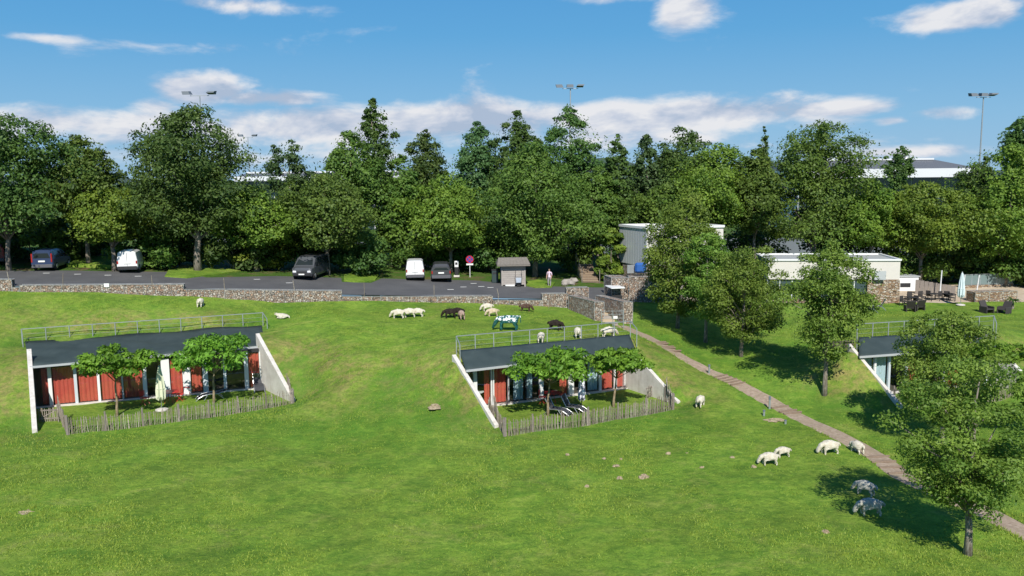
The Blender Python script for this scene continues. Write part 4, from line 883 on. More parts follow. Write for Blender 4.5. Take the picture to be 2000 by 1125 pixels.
# ------------------------------------------------------------------ vehicles
def vehicle(label, cat, loc, rz, st, paint, glass_rear=True, front=False, rails=False, bumper='bumper_grey', side_glass=((.45, .62), (.64, .84)), lamp_hi=True, wheels=None):
    """st: stations along the length (x, z low, z belt, z roof, half width, roof half width), rear first"""
    t = thing('parked_' + cat.split()[-1], label, cat, loc, rz); b = MB(); rings = []
    for (x, zl, zb, zr, w_, wr) in st:
        rg = [(x, w_ * .90, zl), (x, w_, zl + .22), (x, w_ * 1.0, zb), (x, lerp(w_, wr, .92), zr - .10), (x, wr * .82, zr), (x, 0, zr + .015)]
        rings.append(rg + [(p[0], -p[1], p[2]) for p in rg[-2::-1]])
    n = len(rings[0])
    for r in rings: b.v.extend(r)
    for i in range(len(rings) - 1):
        for k in range(n - 1): b.f.append((i * n + k, i * n + k + 1, (i + 1) * n + k + 1, (i + 1) * n + k))
        b.f.append((i * n + n - 1, i * n, (i + 1) * n, (i + 1) * n + n - 1))
    b.f.append(tuple(range(n))); b.f.append(tuple((len(rings) - 1) * n + k for k in range(n))[::-1])
    b.build('body', paint, t)
    S = np.array(st); L0, L1 = S[0, 0], S[-1, 0]
    def at(x): return [np.interp(x, S[:, 0], S[:, k]) for k in range(1, 6)]
    zl, zb, zr, w_, wr = st[0][1:]
    # rear: door glass, lamps, plate, bumper
    x = L0 - .012
    if glass_rear: MB().add([(x, wr * .78, zr - .12), (x, -wr * .78, zr - .12), (x, -w_ * .82, zb + .06), (x, w_ * .82, zb + .06)], [(0, 1, 2, 3)]).build('rear_window', 'car_glass', t)
    for s in (-1, 1):
        hi = zr - .15 if lamp_hi else zb - .02; lo = zb - .28
        MB().cham(L0 - .03, L0 + .08, s * w_ * .93 - .055, s * w_ * .93 + .055, lo, hi, .015).build('tail_lamp', 'lamp_red', t)
    MB().cham(L0 - .08, L0 + .1, -w_ * .98, w_ * .98, zl + .02, zl + .30, .03).build('bumper', bumper, t)
    MB().box(L0 - .05, L0 - .01, -.26, .26, zb - .26, zb - .13).build('number_plate', 'plate_white', t)
    if not glass_rear: MB().box(L0 - .006, L0 + .02, -.012, .012, zl + .3, zr - .06).build('door_seam', 'black_plastic', t)
    # front: screen, lamps, grille, bumper
    zl2, zb2, zr2, w2, wr2 = st[-1][1:]; xs_ = [s for s in st if s[3] > zr2 + .35]; a, c_ = xs_[-1], st[st.index(xs_[-1]) + 1]
    up_ = V(0.014, 0, .018); MB().add([V(a[0], a[5] * .76, a[3] - .04) + up_, V(a[0], -a[5] * .76, a[3] - .04) + up_, V(lerp(a[0], c_[0], .93), -c_[4] * .80, lerp(a[3], c_[3], .93)) + up_, V(lerp(a[0], c_[0], .93), c_[4] * .80, lerp(a[3], c_[3], .93)) + up_], [(0, 3, 2, 1)]).build('windscreen', 'car_glass', t)
    for s in (-1, 1): MB().cham(L1 - .12, L1 + .035, s * w2 * .80 - .16, s * w2 * .80 + .16, zb2 - .22, zb2 - .03, .04).build('headlight', 'lamp_clear', t)
    MB().cham(L1 - .05, L1 + .03, -w2 * .55, w2 * .55, zb2 - .30, zb2 - .08, .02).build('grille', 'black_plastic', t)
    MB().cham(L1 - .1, L1 + .07, -w2 * .97, w2 * .97, zl2 + .02, zl2 + .28, .04).build('bumper', bumper if not front else 'black_plastic', t)
    if front: MB().box(L1 + .06, L1 + .085, -.26, .26, zl2 + .12, zl2 + .23).build('number_plate', 'plate_white', t)
    for s in (-1, 1):
        for f0, f1 in side_glass:
            x0, x1 = lerp(L0, L1, f0), lerp(L0, L1, f1); A, B = at(x0), at(x1); q = []
            for xx, (_, zb_, zr_, ww, wwr) in ((x0, A), (x1, B)):
                h = max(zr_ - .14, zb_ + .08); k = (h - zb_) / max(.1, zr_ - .1 - zb_) * .92
                q.append([(xx, s * (lerp(ww, wwr, k) + .012), h), (xx, s * (ww + .012), zb_ + .04)])
            MB().add([q[0][0], q[1][0], q[1][1], q[0][1]], [(0, 1, 2, 3)]).build('side_window', 'car_glass', t)
        mx = lerp(L0, L1, .70); MB().cham(mx - .06, mx + .06, s * (at(mx)[3] + .02) - .02 + s * .08, s * (at(mx)[3] + .02) + .02 + s * .08, at(mx)[1] + .02, at(mx)[1] + .2, .015).build('wing_mirror', 'black_plastic', t)
    for wxp in wheels or (L0 + .75, L1 - .8):
        for s in (-1, 1):
            wy = s * (np.interp(wxp, S[:, 0], S[:, 4]) - .09)
            wh = MB().lathe([(.20, -.11), (.31, -.10), (.33, -.06), (.33, .06), (.31, .10), (.20, .11)], 18, (wxp, wy, .33), 'y').build('wheel', 'tyre', t)
            MB().lathe([(.20, s * .10), (.19, s * .125), (.06, s * .13)], 14, (wxp, wy, .33), 'y').build('rim', 'alloy', wh)
    if rails:
        for s in (-1, 1): MB().beam((lerp(L0, L1, .12), s * wr * .8, zr + .07), (lerp(L0, L1, .58), s * wr * .8, zr + .08), .035).build('roof_rail', 'alloy', t)
    return t
van = [(-2.0, .24, 1.02, 1.74, .80, .68), (-1.9, .24, 1.02, 1.80, .83, .70), (0, .24, 1.02, 1.83, .84, .72), (.55, .24, 1.02, 1.76, .84, .69), (1.15, .26, 1.0, 1.14, .83, .78), (1.85, .28, .84, .90, .78, .70), (2.0, .32, .74, .78, .70, .62)]
mpv = [(-2.1, .22, .98, 1.58, .84, .66), (-1.95, .22, .98, 1.70, .90, .70), (-.2, .22, .98, 1.74, .91, .72), (.5, .22, .98, 1.64, .91, .69), (1.25, .24, .95, 1.08, .90, .82), (2.0, .26, .80, .86, .84, .74), (2.15, .3, .70, .74, .74, .66)]
big = [(-2.5, .26, 1.08, 1.86, .92, .80), (-2.4, .26, 1.08, 1.94, .95, .82), (.7, .26, 1.08, 1.96, .96, .82), (1.15, .26, 1.08, 1.88, .96, .80), (1.85, .28, 1.06, 1.18, .95, .86), (2.4, .30, .96, 1.02, .90, .80), (2.52, .32, .84, .88, .82, .74)]
suv = [(-2.2, .30, 1.02, 1.40, .88, .66), (-2.0, .28, 1.02, 1.62, .93, .68), (-.1, .28, 1.0, 1.68, .94, .70), (.55, .28, 1.0, 1.58, .94, .68), (1.2, .3, .98, 1.08, .93, .84), (2.05, .32, .88, .94, .87, .78), (2.2, .36, .78, .82, .78, .70)]
def park(px, py, rz, fwd): b = G(px, py); return V(b[0] + math.cos(rz) * fwd, b[1] + math.sin(rz) * fwd, 0)
def put(px, py, deg, half):
    rz = R(deg); q = park(px, py, rz, half); q[2] = ground_z(q[0], q[1]) + .01; return q, rz
q, rz = put(84, 530, 98, 2.0); vehicle('dark blue people carrier parked tail-out under the bare-trunked tree', 'car', q, rz, mpv, 'paint_blue', side_glass=((.12, .32), (.35, .55), (.57, .78)))
q, rz = put(250, 534, 103, 1.9); vehicle('small white hatch van parked alone at the grass bank', 'van', q, rz, van, 'paint_white', False, lamp_hi=False, side_glass=((.62, .80),), bumper='black_plastic')
q, rz = put(590, 548, 84, 2.5); vehicle('dark grey passenger van facing the meadow beside the grass island', 'van', q, rz + math.pi, big, 'paint_grey', True, True, side_glass=((.08, .28), (.30, .55), (.57, .80)), bumper='black_plastic')
q, rz = put(811, 549, 96, 1.9); vehicle('white panel van parked tail-out beside the dark grey car', 'van', q, rz, van, 'paint_white', False, lamp_hi=False, side_glass=((.62, .80),), bumper='bumper_grey')
q, rz = put(862, 552, 95, 2.1); vehicle('dark grey car parked between the white panel van and charging post', 'car', q, rz, suv, 'paint_dark', True, lamp_hi=False, rails=True, side_glass=((.2, .48), (.5, .72)))
q, rz = put(-12, 518, 120, 1.9); vehicle('red car mostly out of view beyond the bare-trunked tree', 'car', q, rz, mpv, 'paint_red', side_glass=((.3, .5), (.52, .74)))
# electric cart at the top of the stairs
q = V(*PY(1201, 574, 71.9)); q[2] = ground_z(q[0], q[1]) + .0; ct = thing('electric_cart', 'green electric cart with white roof behind the gabion block', 'cart', q, R(100))
b = MB().cham(-1.0, 1.1, -.55, .55, .28, .62, .08); b.build('body', 'paint_green', ct); MB().cham(-.45, .25, -.5, .5, .62, .85, .06).build('seat', 'black_plastic', ct); MB().cham(-.55, -.40, -.5, .5, .8, 1.2, .04).build('backrest', 'black_plastic', ct)
MB().cham(-1.0, .95, -.62, .62, 1.82, 1.92, .04).build('roof', 'white_paint', ct); MB().cham(.85, 1.12, -.5, .5, .6, 1.0, .08).build('cowl', 'paint_green', ct)
for s in (-1, 1):
    for x0, x1 in ((-.9, -.85), (.95, .75)): MB().beam((x0, s * .52, .6), (x1, s * .55, 1.84), .035).build('roof_strut', 'black_plastic', ct)
    for x in (-.65, .8): MB().lathe([(.1, -.08), (.22, -.08), (.24, 0), (.22, .08), (.1, .08)], 14, (x, s * .5, .24), 'y').build('wheel', 'tyre', ct)

# ------------------------------------------------------------------ car park furniture
q = G(1003, 559); k = thing('wooden_shelter', 'small timber shelter with shingled roof at the car park edge', 'shelter', q, R(4))
hw_, dp, hh = 1.05, 1.7, 2.0
for x in (-hw_, hw_):
    for y in (0, dp): MB().beam((x, y, -.1), (x, y, hh + (.2 if y else 0)), .12).build('post', 'board_grey', k)
for i in range(9):
    z0 = .14 + i * .19; MB().box(-hw_ + .06, hw_ - .06, -.02 + random.uniform(-.01, .01), .025, z0, z0 + .178).build('plank', 'board_grey', k)
for s in (-1, 1): 
    for i in range(9): z0 = .14 + i * .19; MB().box(s * hw_ - .02, s * hw_ + .02, .07, dp - .07, z0, z0 + .178).build('plank', 'board_grey', k)
MB().box(-hw_ + .06, hw_ - .06, dp - .02, dp + .02, .1, 1.95).build('back_boarding', 'grey_wood', k)
MB().box(-.75, .1, -.12, -.05, .02, .16).build('kick_board', 'white_paint', k)
rf = MB().add([(-1.5, -.55, 2.0), (1.5, -.55, 2.0), (1.3, .85, 2.55), (-1.3, .85, 2.55), (-1.5, 2.2, 2.05), (1.5, 2.2, 2.05), (-1.5, -.55, 1.9), (1.5, -.55, 1.9), (-1.5, 2.2, 1.95), (1.5, 2.2, 1.95)], [(0, 1, 2, 3), (3, 2, 5, 4), (0, 6, 7, 1), (4, 5, 9, 8), (0, 3, 4, 8, 6), (1, 7, 9, 5, 2), (6, 8, 9, 7)]).build('roof', 'shingle', k)
for i in range(5):
    for j in range(10):
        f = (i + .1) / 5; y = lerp(-.58, .8, f); z = lerp(2.02, 2.55, f); w_ = lerp(1.5, 1.32, f); x0 = -w_ + j * 2 * w_ / 10
        MB().hexa([(x0 + .01, y, z), (x0 + 2 * w_ / 10 - .01, y, z), (x0 + 2 * w_ / 10 - .01, y + .3, z + .11), (x0 + .01, y + .3, z + .11), (x0 + .01, y, z + .03), (x0 + 2 * w_ / 10 - .01, y, z + .03), (x0 + 2 * w_ / 10 - .01, y + .3, z + .125), (x0 + .01, y + .3, z + .125)]).build('shingle', 'shingle', rf)
q = V(*G(1013, 560)); wb = thing('wheelbarrow', 'grey wheelbarrow stood upright against the timber shelter', 'wheelbarrow', q + V(0, -.1, 0), R(0))
MB().hexa([(-.28, -.05, .35), (.28, -.05, .35), (.36, .12, .95), (-.36, .12, .95), (-.2, -.3, .42), (.2, -.3, .42), (.26, -.22, .86), (-.26, -.22, .86)]).build('tray', 'steel', wb)
for s in (-1, 1): MB().tube([(s * .12, 0, .15), (s * .26, .1, .6), (s * .3, .06, 1.15), (s * .26, -.05, 1.5)], .022, 6).build('handle', 'black_plastic', wb)
MB().lathe([(.05, -.05), (.16, -.05), (.18, 0), (.16, .05), (.05, .05)], 14, (0, -.05, .17), 'y').build('wheel', 'tyre', wb)
q = G(967, 552); bn = thing('litter_bin', 'dark waste bin beside the timber shelter', 'bin', q)
MB().cham(-.3, .3, -.3, .3, 0, 1.15, .04).build('body', 'earth_green_bin', bn); MB().cham(-.33, .33, -.33, .33, 1.15, 1.24, .03).build('lid', 'black_plastic', bn); MB().box(-.2, .2, -.315, -.3, .85, 1.0).build('slot', 'black_plastic', bn)
q = G(892, 541); cg = thing('charging_post', 'black and white charging post on a pale plinth', 'charger', q)
MB().cham(-.28, .28, -.2, .2, 0, .18, .02).build('plinth', 'concrete', cg); MB().cham(-.19, .19, -.13, .13, .18, .95, .03).build('cabinet', 'black_plastic', cg); MB().cham(-.19, .19, -.13, .13, .95, 1.55, .03).build('head', 'white_paint', cg); MB().box(-.11, .11, -.145, -.13, 1.2, 1.42).build('screen', 'black_plastic', cg); MB().tube([(.19, -.1, .9), (.3, -.2, .6), (.24, -.18, .35), (.19, -.1, .6)], .02, 6).build('cable', 'black_plastic', cg)
q = G(918, 541); sg = thing('no_stopping_sign', 'round blue no-stopping sign with red cross on a white pole', 'sign', q)
MB().tube([(0, 0, -.2), (0, 0, 1.75)], .035, 8).build('pole', 'white_paint', sg); hgt = 1.72
dk = MB().lathe([(.37, -.015), (.37, .015)], 28, (0, -.05, hgt), 'y').build('disc', 'sign_blue', sg)
rm = MB(); n = 28
for i in range(n):
    a0, a1 = 2 * math.pi * i / n, 2 * math.pi * (i + 1) / n; rm.hexa([(r_ * math.cos(a), y, hgt + r_ * math.sin(a)) for y in (-.068, -.082) for r_, a in ((.30, a0), (.37, a0), (.37, a1), (.30, a1))])
rm.build('red_rim', 'sign_red', dk)
for s in (-1, 1): MB().beam((-.22, -.076 - .002 * s, hgt - .22 * s), (.22, -.076 - .002 * s, hgt + .22 * s), .014, .07).build('red_bar', 'sign_red', dk)
MB().box(-.33, .33, -.075, -.055, hgt - .56, hgt - .40).build('plate', 'plate_white', sg)
# grass island, kerb lines and bay marks
def island(label, pts, m='undergrowth', h=.10, name='verge'):
    c = [G(*p) for p in pts]; mb = MB(); n = len(c); top = [(p[0], p[1], ground_z(p[0], p[1]) + h) for p in c]; bot = [(p[0], p[1], ground_z(p[0], p[1]) - .05) for p in c]
    mb.add(top + bot, [tuple(range(n))] + [(i, i + n, (i + 1) % n + n, (i + 1) % n) for i in range(n)]); return tag(mb.build(name, m), label, kind='structure')
island('grass island among the parking bays', [(672, 549), (700, 552), (733, 548), (740, 539), (700, 534), (672, 538)], 'grass')
island('grass wedge at the edge of the car park', [(322, 541), (365, 544), (425, 537), (470, 530), (400, 520), (330, 528)], 'grass')
island('grass strip under the shelter-side tree', [(1028, 559), (1045, 563), (1078, 562), (1084, 553), (1050, 548), (1030, 551)], 'grass')
island('rough grass bank behind the white van', [(130, 521), (225, 525), (232, 508), (140, 504)], 'grass', .3)
for i, (px, py) in enumerate(((91, 534), (152, 536), (211, 538), (270, 540), (940, 560), (905, 561), (925, 554), (958, 562), (565, 553), (502, 546), (880, 566))):
    p = G(px, py); o = MB().cham(-.28, .28, -.06, .06, 0, .025, .008).build('bay_marker', 'line_paint'); o.location = Vector(p) + Vector((0, 0, .012)); tag(o, 'small pale bay marker on the asphalt ' + ('behind the blue car', 'next to the blue car', 'next to the white hatch van', 'behind the white hatch van', 'in the row before the no-stopping sign', 'in the row before the charging post', 'closest to the no-stopping sign', 'closest to the waste bin', 'before the nose of the grey van', 'beside the grass wedge', 'behind the dark grey car')[i], 'marker', 'bay markers on the car park')
p = wx(212); o = MB().cham(-.2, .2, -.02, .02, -.14, .14, .006).build('white_plate', 'plate_white'); o.location = Vector((p[0], p[1] - .05, ztop(212, 557))); tag(o, 'small white plate fixed to the top of the long gabion run', 'plate')
# stairs up to the wood
tt = thing('wood_stairs', 'timber-edged stairs climbing into the trees', 'stairs', G(1154, 552)); to = V(*tt.location)
for i in range(8):
    f = i / 8; y = to[1] + i * .55; z = to[2] + .17 * (i + 1); x = to[0] - i * .03; MB().box(x - .75, x + .75, y, y + .58, to[2] - .1, z).build('tread', 'stair_tan', tt, to); MB().box(x - .76, x + .76, y - .05, y - .002, z - .15, z + .012).build('riser', 'log_brown', tt, to)
for s in (-1, 1):
    pts = [V(to[0] + s * .85 - i * .03, to[1] + i * .55, to[2] + .17 * (i + 1)) for i in (0, 4, 8)]
    for p in pts: MB().tube([p - V(0, 0, .3), p + V(0, 0, 1.0)], .04, 7).build('rail_post', 'grey_wood', tt, to)
    MB().tube([p + V(0, 0, .95) for p in pts], .03, 7).build('handrail', 'grey_wood', tt, to)
for i, (px, py) in enumerate(((1106, 553), (1114, 556), (1120, 551), (1103, 557))):
    g = np.random.default_rng(i); bm = bmesh.new(); bmesh.ops.create_icosphere(bm, subdivisions=2, radius=.42)
    for v in bm.verts: v.co *= g.uniform(.8, 1.15); v.co.z *= .7
    me = bpy.data.meshes.new('boulder'); bm.to_mesh(me); bm.free(); me.materials.append(MATS['stone_grey']); o = link('boulder', me); q = G(px, py); o.location = Vector(q) + Vector((0, 0, .12)); o.scale = (random.uniform(.7, 1.1),) * 3; tag(o, ('rounded boulder of the heap by the wooded stairs, at its back left', 'boulder in the middle of the heap by the wooded stairs', 'boulder of the heap closest to the wooded stairs', 'boulder of the heap closest to the gabion wall')[i], 'boulder', 'boulders by the stairs')

# ------------------------------------------------------------------ buildings
bd = thing('pavilion', 'grey ribbed box building raised above the gabion wall with white flank', 'building', PY(1264, 518, 78)); bo = V(*bd.location)
a, l_, r_ = PY(1264, 444, 78), PY(1211, 438, 83), PY(1413, 443, 79.5); zt_, zb_ = a[2], PY(1264, 520, 78)[2]; back = l_ - a
cor = [V(*a[:2], 0), V(*r_[:2], 0), V(*(r_ + back)[:2], 0), V(*l_[:2], 0)]
MB().hexa([c + V(0, 0, zb_) for c in cor] + [c + V(0, 0, zt_ - .15) for c in cor]).build('core', 'plaster_pale', bd, bo)
rim = MB()
for i in range(4): rim.slab(cor[i], cor[(i + 1) % 4], .3, zt_ - .16, zt_ + .05)
rim.build('parapet', 'white_paint', bd, bo)
d = (cor[3] - cor[0]); n = 11
for i in range(n):
    p, q = cor[0] + d * (i / n), cor[0] + d * ((i + 1) / n); e = d / n * .04; MB().slab(p + e, q - e, .06, zb_ - .05, zt_ - .17, 1).build('panel', 'cladding_grey', bd, bo)
d = cor[1] - cor[0]; u = d / np.linalg.norm(d); nv = V(u[1], -u[0], 0)
for f0, f1 in ((.12, .22), (.30, .42), (.55, .70), (.8, .9)):
    p, q = cor[0] + d * f0 + nv * .03, cor[0] + d * f1 + nv * .03; wn = MB().slab(p, q, .05, zb_ + .9, zb_ + 2.6).build('window', 'frame_grey', bd, bo); MB().slab(p + u * .07 + nv * .03, q - u * .07 + nv * .03, .03, zb_ + .97, zb_ + 2.53).build('pane', 'car_glass', wn, bo)
MB().hexa([c * V(1, 1, 0) + (bo - c) * V(.12, .12, 0) + V(0, 0, 2.0) for c in cor] + [c * V(1, 1, 0) + (bo - c) * V(.12, .12, 0) + V(0, 0, zb_ - .02) for c in cor]).build('plinth', 'gabion', bd, bo)
p = PY(1225, 525, 75.5); MB().slab(p, p + V(1.8, .3, 0), .06, p[2] - .4, p[2] + .35).build('balcony_rail', 'galvanised', bd, bo)
o = MB().cham(-.5, .5, -.3, .3, -.4, .5, .15).build('blue_cover', 'blue_tarp'); o.location = Vector(PY(1251, 524, 75.2)); tag(o, 'bright blue cover folded over the gabion wall under the box building', 'cover')
rs = thing('restaurant', 'long low white building with glazed front, stone pier and flat dark roof', 'building', PY(1640, 597, 76)); ro = V(*rs.location)
L0, R0 = PY(1500, 545, 77.5), PY(1757, 546, 76.2); ztr = PY(1757, 509, 76.2)[2]; zmid = R0[2]; d = (R0 - L0) * V(1, 1, 0); Ld = np.linalg.norm(d); u = d / Ld; nv = V(u[1], -u[0], 0); bk = -nv * 6.
A = [V(*L0[:2], 0), V(*R0[:2], 0), V(*(R0 + bk)[:2], 0), V(*(L0 + bk)[:2], 0)]
MB().hexa([c + V(0, 0, zmid) for c in A] + [c + V(0, 0, ztr) for c in A]).build('upper_wall', 'plaster_pale', rs, ro)
MB().hexa([c + (V(*(ro)[:2], 0) - c) * .015 + V(0, 0, ztr + .003) for c in A] + [c + (V(*(ro)[:2], 0) - c) * .015 + V(0, 0, ztr + .02) for c in A]).build('roof', 'trim_grey', rs, ro)
cp2 = MB()
for i in range(4): cp2.slab(A[i], A[(i + 1) % 4], .25, ztr - .01, ztr + .14)
cp2.build('parapet', 'white_paint', rs, ro)
s_ = .76; pier0, pier1 = A[0] + d * s_, A[1]
MB().hexa([pier0 + nv * .05 + V(0, 0, 1.8), pier1 + nv * .05 + u * .03 + V(0, 0, 1.8), pier1 - nv * 7 + u * .03 + V(0, 0, 1.8), pier0 - nv * 7 + V(0, 0, 1.8), pier0 + nv * .05 + V(0, 0, zmid - .003), pier1 + nv * .05 + u * .03 + V(0, 0, zmid - .003), pier1 - nv * 7 + u * .03 + V(0, 0, zmid - .003), pier0 - nv * 7 + V(0, 0, zmid - .003)]).build('stone_pier', 'ledge_stone', rs, ro)
ng = 8
for i in range(ng):
    p, q = A[0] + d * (s_ * i / ng) - nv * .25, A[0] + d * (s_ * (i + 1) / ng) - nv * .25
    MB().slab(p, q, .03, 2.3, zmid - .01).build('pane', 'hall_glass', rs, ro); MB().slab(p - u * .04, p + u * .04, .12, 2.2, zmid - .01).build('mullion', 'white_paint', rs, ro)
MB().slab(A[0] - nv * .1, pier0 - nv * .1, .3, 1.8, 2.75).build('stone_sill', 'ledge_stone', rs, ro)
p = PY(1708, 539, 76.0); MB().slab(p, p + u * 1.0, .05, p[2] - .35, p[2] + .45).build('vent', 'trim_grey', rs, ro)
# large hall far behind, and a second one glimpsed between the trunks
def hall(label, x0, x1, Y, ytop, yfas, yglass, dome=None):
    a, b = PY(x0, ytop, Y), PY(x1, ytop, Y); t = thing('hall', label, 'hall', V((a[0] + b[0]) / 2, Y, 4.5)); o_ = V(*t.location); z1 = PY((x0 + x1) / 2, ytop, Y)[2]; z2 = PY((x0 + x1) / 2, yfas, Y)[2]; z3 = PY((x0 + x1) / 2, yglass, Y)[2]
    MB().hexa([(a[0], Y - 3, z2), (b[0], Y - 3, z2), (b[0], Y + 40, z2), (a[0], Y + 40, z2), (a[0] + 1, Y, z1), (b[0] - 6, Y, z1), (b[0] - 6, Y + 40, z1), (a[0] + 1, Y + 40, z1)]).build('roof', 'hall_roof', t, o_)
    MB().box(a[0] - .3, b[0] + .3, Y - 3.5, Y + 40, z3, z2 - .01).build('fascia', 'hall_white', t, o_)
    MB().box(a[0] + 1.2, b[0] - 6.2, Y - .2, Y + .1, z1, z1 + .3).build('ridge_cap', 'hall_white', t, o_)
    n = int((b[0] - a[0]) / 3); 
    for i in range(n):
        u0 = lerp(a[0], b[0], i / n); MB().box(u0 + .1, lerp(a[0], b[0], (i + 1) / n) - .1, Y - .4, Y - .3, 4.6, z3 - .02).build('window', 'hall_glass', t, o_)
    MB().box(a[0], b[0], Y - .25, Y + 39, 4.4, z3 - .01).build('wall', 'hall_white', t, o_)
    if dome: q = PY(dome, ytop, Y); MB().lathe([(1.9, 0), (1.7, .45), (1.1, .8), (.4, .95)], 20, (q[0], Y + 2, z1)).build('rooflight', 'hall_white', t, o_, True)
hall('large distant hall with grey roof, white fascia and a small dome', 1560, 1892, 150, 313, 330, 347, 1775)
hall('distant dark-roofed hall glimpsed between the trees behind the car park', 470, 860, 165, 337, 343, 352)
# grey barrier behind the tree belt
nb = thing('noise_barrier', 'low blue-grey barrier running behind the tree trunks', 'barrier', V(-10, 100, 5)); no = V(*nb.location)
for i in range(34):
    x0 = -58 + i * 3.2; yb = 97 + .09 * (x0 + 58); MB().box(x0 + .04, x0 + 3.16, yb, yb + .15, 4.0, PY(1000, 470, yb)[2] + (x0 < -20) * .6).build('panel', 'barrier', nb, no)
# floodlight masts
def mast(label, px, Y, ytop, heads, sp):
    b = PY(px, ytop, Y); t = thing('floodlight_mast', label, 'mast', V(b[0], Y, 4.5)); H_ = b[2] - 4.5; k = Y / F
    MB().tube([(0, 0, -.5), (0, 0, H_ * .5), (0, 0, H_)], [.15, .12, .08], 10).build('pole', 'galvanised', t)
    MB().beam((-sp * k, 0, H_), (sp * k, 0, H_), .08).build('crossarm', 'galvanised', t)
    for i in range(heads):
        x = lerp(-sp, sp, i / (heads - 1)) * k; s = (-1 if x < -.01 else 1 if x > .01 else 0)
        MB().hexa([(x - .55 + s * .3, -.5, H_ + .1 + .25 * (s > 0)), (x + .45 + s * .3, -.5, H_ + .1 + .25 * (s > 0)), (x + .45 + s * .3, .5, H_ + .2), (x - .55 + s * .3, .5, H_ + .2), (x - .5 + s * .5, -.45, H_ + .55), (x + .4 + s * .5, -.45, H_ + .55), (x + .4 + s * .5, .45, H_ + .65), (x - .5 + s * .5, .45, H_ + .65)]).build('floodlight', 'barrier', t)
mast('tall two-headed floodlight mast behind the dome-shaped tree', 390, 115, 187, 2, 18); mast('smaller distant two-headed floodlight mast', 484, 190, 268, 2, 10); mast('tall three-headed floodlight mast behind the broad-topped tree', 1114, 125, 173, 3, 15); mast('tall three-headed floodlight mast near the large hall', 1921, 125, 190, 3, 14)

# ------------------------------------------------------------------ animals
def skin_mesh(name, verts, edges, sub=2):
    """verts: list of (x, y, z, rx, ry); the first one is the root"""
    me = bpy.data.meshes.new('sk'); me.from_pydata([v[:3] for v in verts], edges, []); o = bpy.data.objects.new('sk', me); COL.objects.link(o)
    md = o.modifiers.new('s', 'SKIN'); md.branch_smoothing = .6; md.use_smooth_shade = True
    for i, v in enumerate(verts):
        sv = me.skin_vertices[0].data[i]; sv.radius = (v[3], v[4] if len(v) > 4 else v[3]); sv.use_root = i == 0
    o.modifiers.new('d', 'SUBSURF').levels = sub; o.modifiers['d'].render_levels = sub
    dg = bpy.context.evaluated_depsgraph_get(); dg.update(); out = bpy.data.meshes.new_from_object(o.evaluated_get(dg)); out.name = name
    bpy.data.objects.remove(o); bpy.data.meshes.remove(me); out.shade_smooth(); return out
def sheep_mesh(pose):
    v = [(-.32, 0, .53, .26, .24), (-.06, 0, .51, .31, .28), (.20, 0, .53, .26, .25)]; e = [(0, 1), (1, 2)]
    def chain(start, pts):
        p = start
        for q in pts: v.append(q); e.append((p, len(v) - 1)); p = len(v) - 1
        return p
    if pose == 'graze': h = chain(2, [(.36, 0, .47, .16), (.46, 0, .34, .115), (.53, 0, .21, .10), (.60, 0, .09, .062)]); hd = (.50, .26)
    elif pose == 'up': h = chain(2, [(.38, 0, .68, .125), (.48, 0, .82, .09), (.57, 0, .86, .085), (.70, 0, .80, .055)]); hd = (.54, .90)
    elif pose == 'lie': h = chain(2, [(.36, 0, .56, .16), (.45, 0, .63, .115), (.54, 0, .64, .10), (.64, 0, .57, .062)]); hd = (.50, .70)
    for s in (-1, 1):
        chain(h - 1, [(hd[0], s * .13, hd[1] + .03, .028, .02)])
        if pose != 'lie':
            chain(2, [(.22, s * .125, .34, .09), (.235, s * .125, .18, .045), (.225, s * .125, .015, .042)]); chain(0, [(-.33, s * .135, .36, .11), (-.30, s * .135, .25, .06), (-.385, s * .13, .16, .043), (-.365, s * .13, .015, .042)])
        else:
            chain(2, [(.26, s * .15, .42, .06), (.36, s * .17, .38, .035)]); chain(0, [(-.25, s * .2, .45, .09), (-.1, s * .24, .38, .04)])
    chain(0, [(-.52, 0, .50, .055), (-.55, 0, .34, .04)])
    me = skin_mesh('sheep', v, e)
    co = np.empty(len(me.vertices) * 3, np.float32); me.vertices.foreach_get('co', co); co = co.reshape(-1, 3)
    nz = vnoise(co[:, 0] * 9 + co[:, 2] * 5, co[:, 1] * 9 + co[:, 2] * 7, .5, 4); bod = np.clip((co[:, 2] - .30) / .12, 0, 1); co[:, 1] *= 1 + .10 * bod; co += co * (nz * .10 * bod)[:, None]
    if pose == 'lie': co[:, 2] -= .30
    me.vertices.foreach_set('co', co.ravel()); me.update(); return me
SH = {k: sheep_mesh(k) for k in ('graze', 'up', 'lie')}
def sheep(px, py, deg, pose, wool, label, sc_=1.0, name='sheep'):
    p = G(px, py); o = link(name, SH[pose].copy()); o.data.materials.append(MATS[wool]); o.location = Vector(p) - Vector((0, 0, .015)); o.rotation_euler = (0, 0, R(deg)); o.scale = (sc_, sc_ * 1.02, sc_); tag(o, label, 'sheep', 'sheep grazing on the meadow')
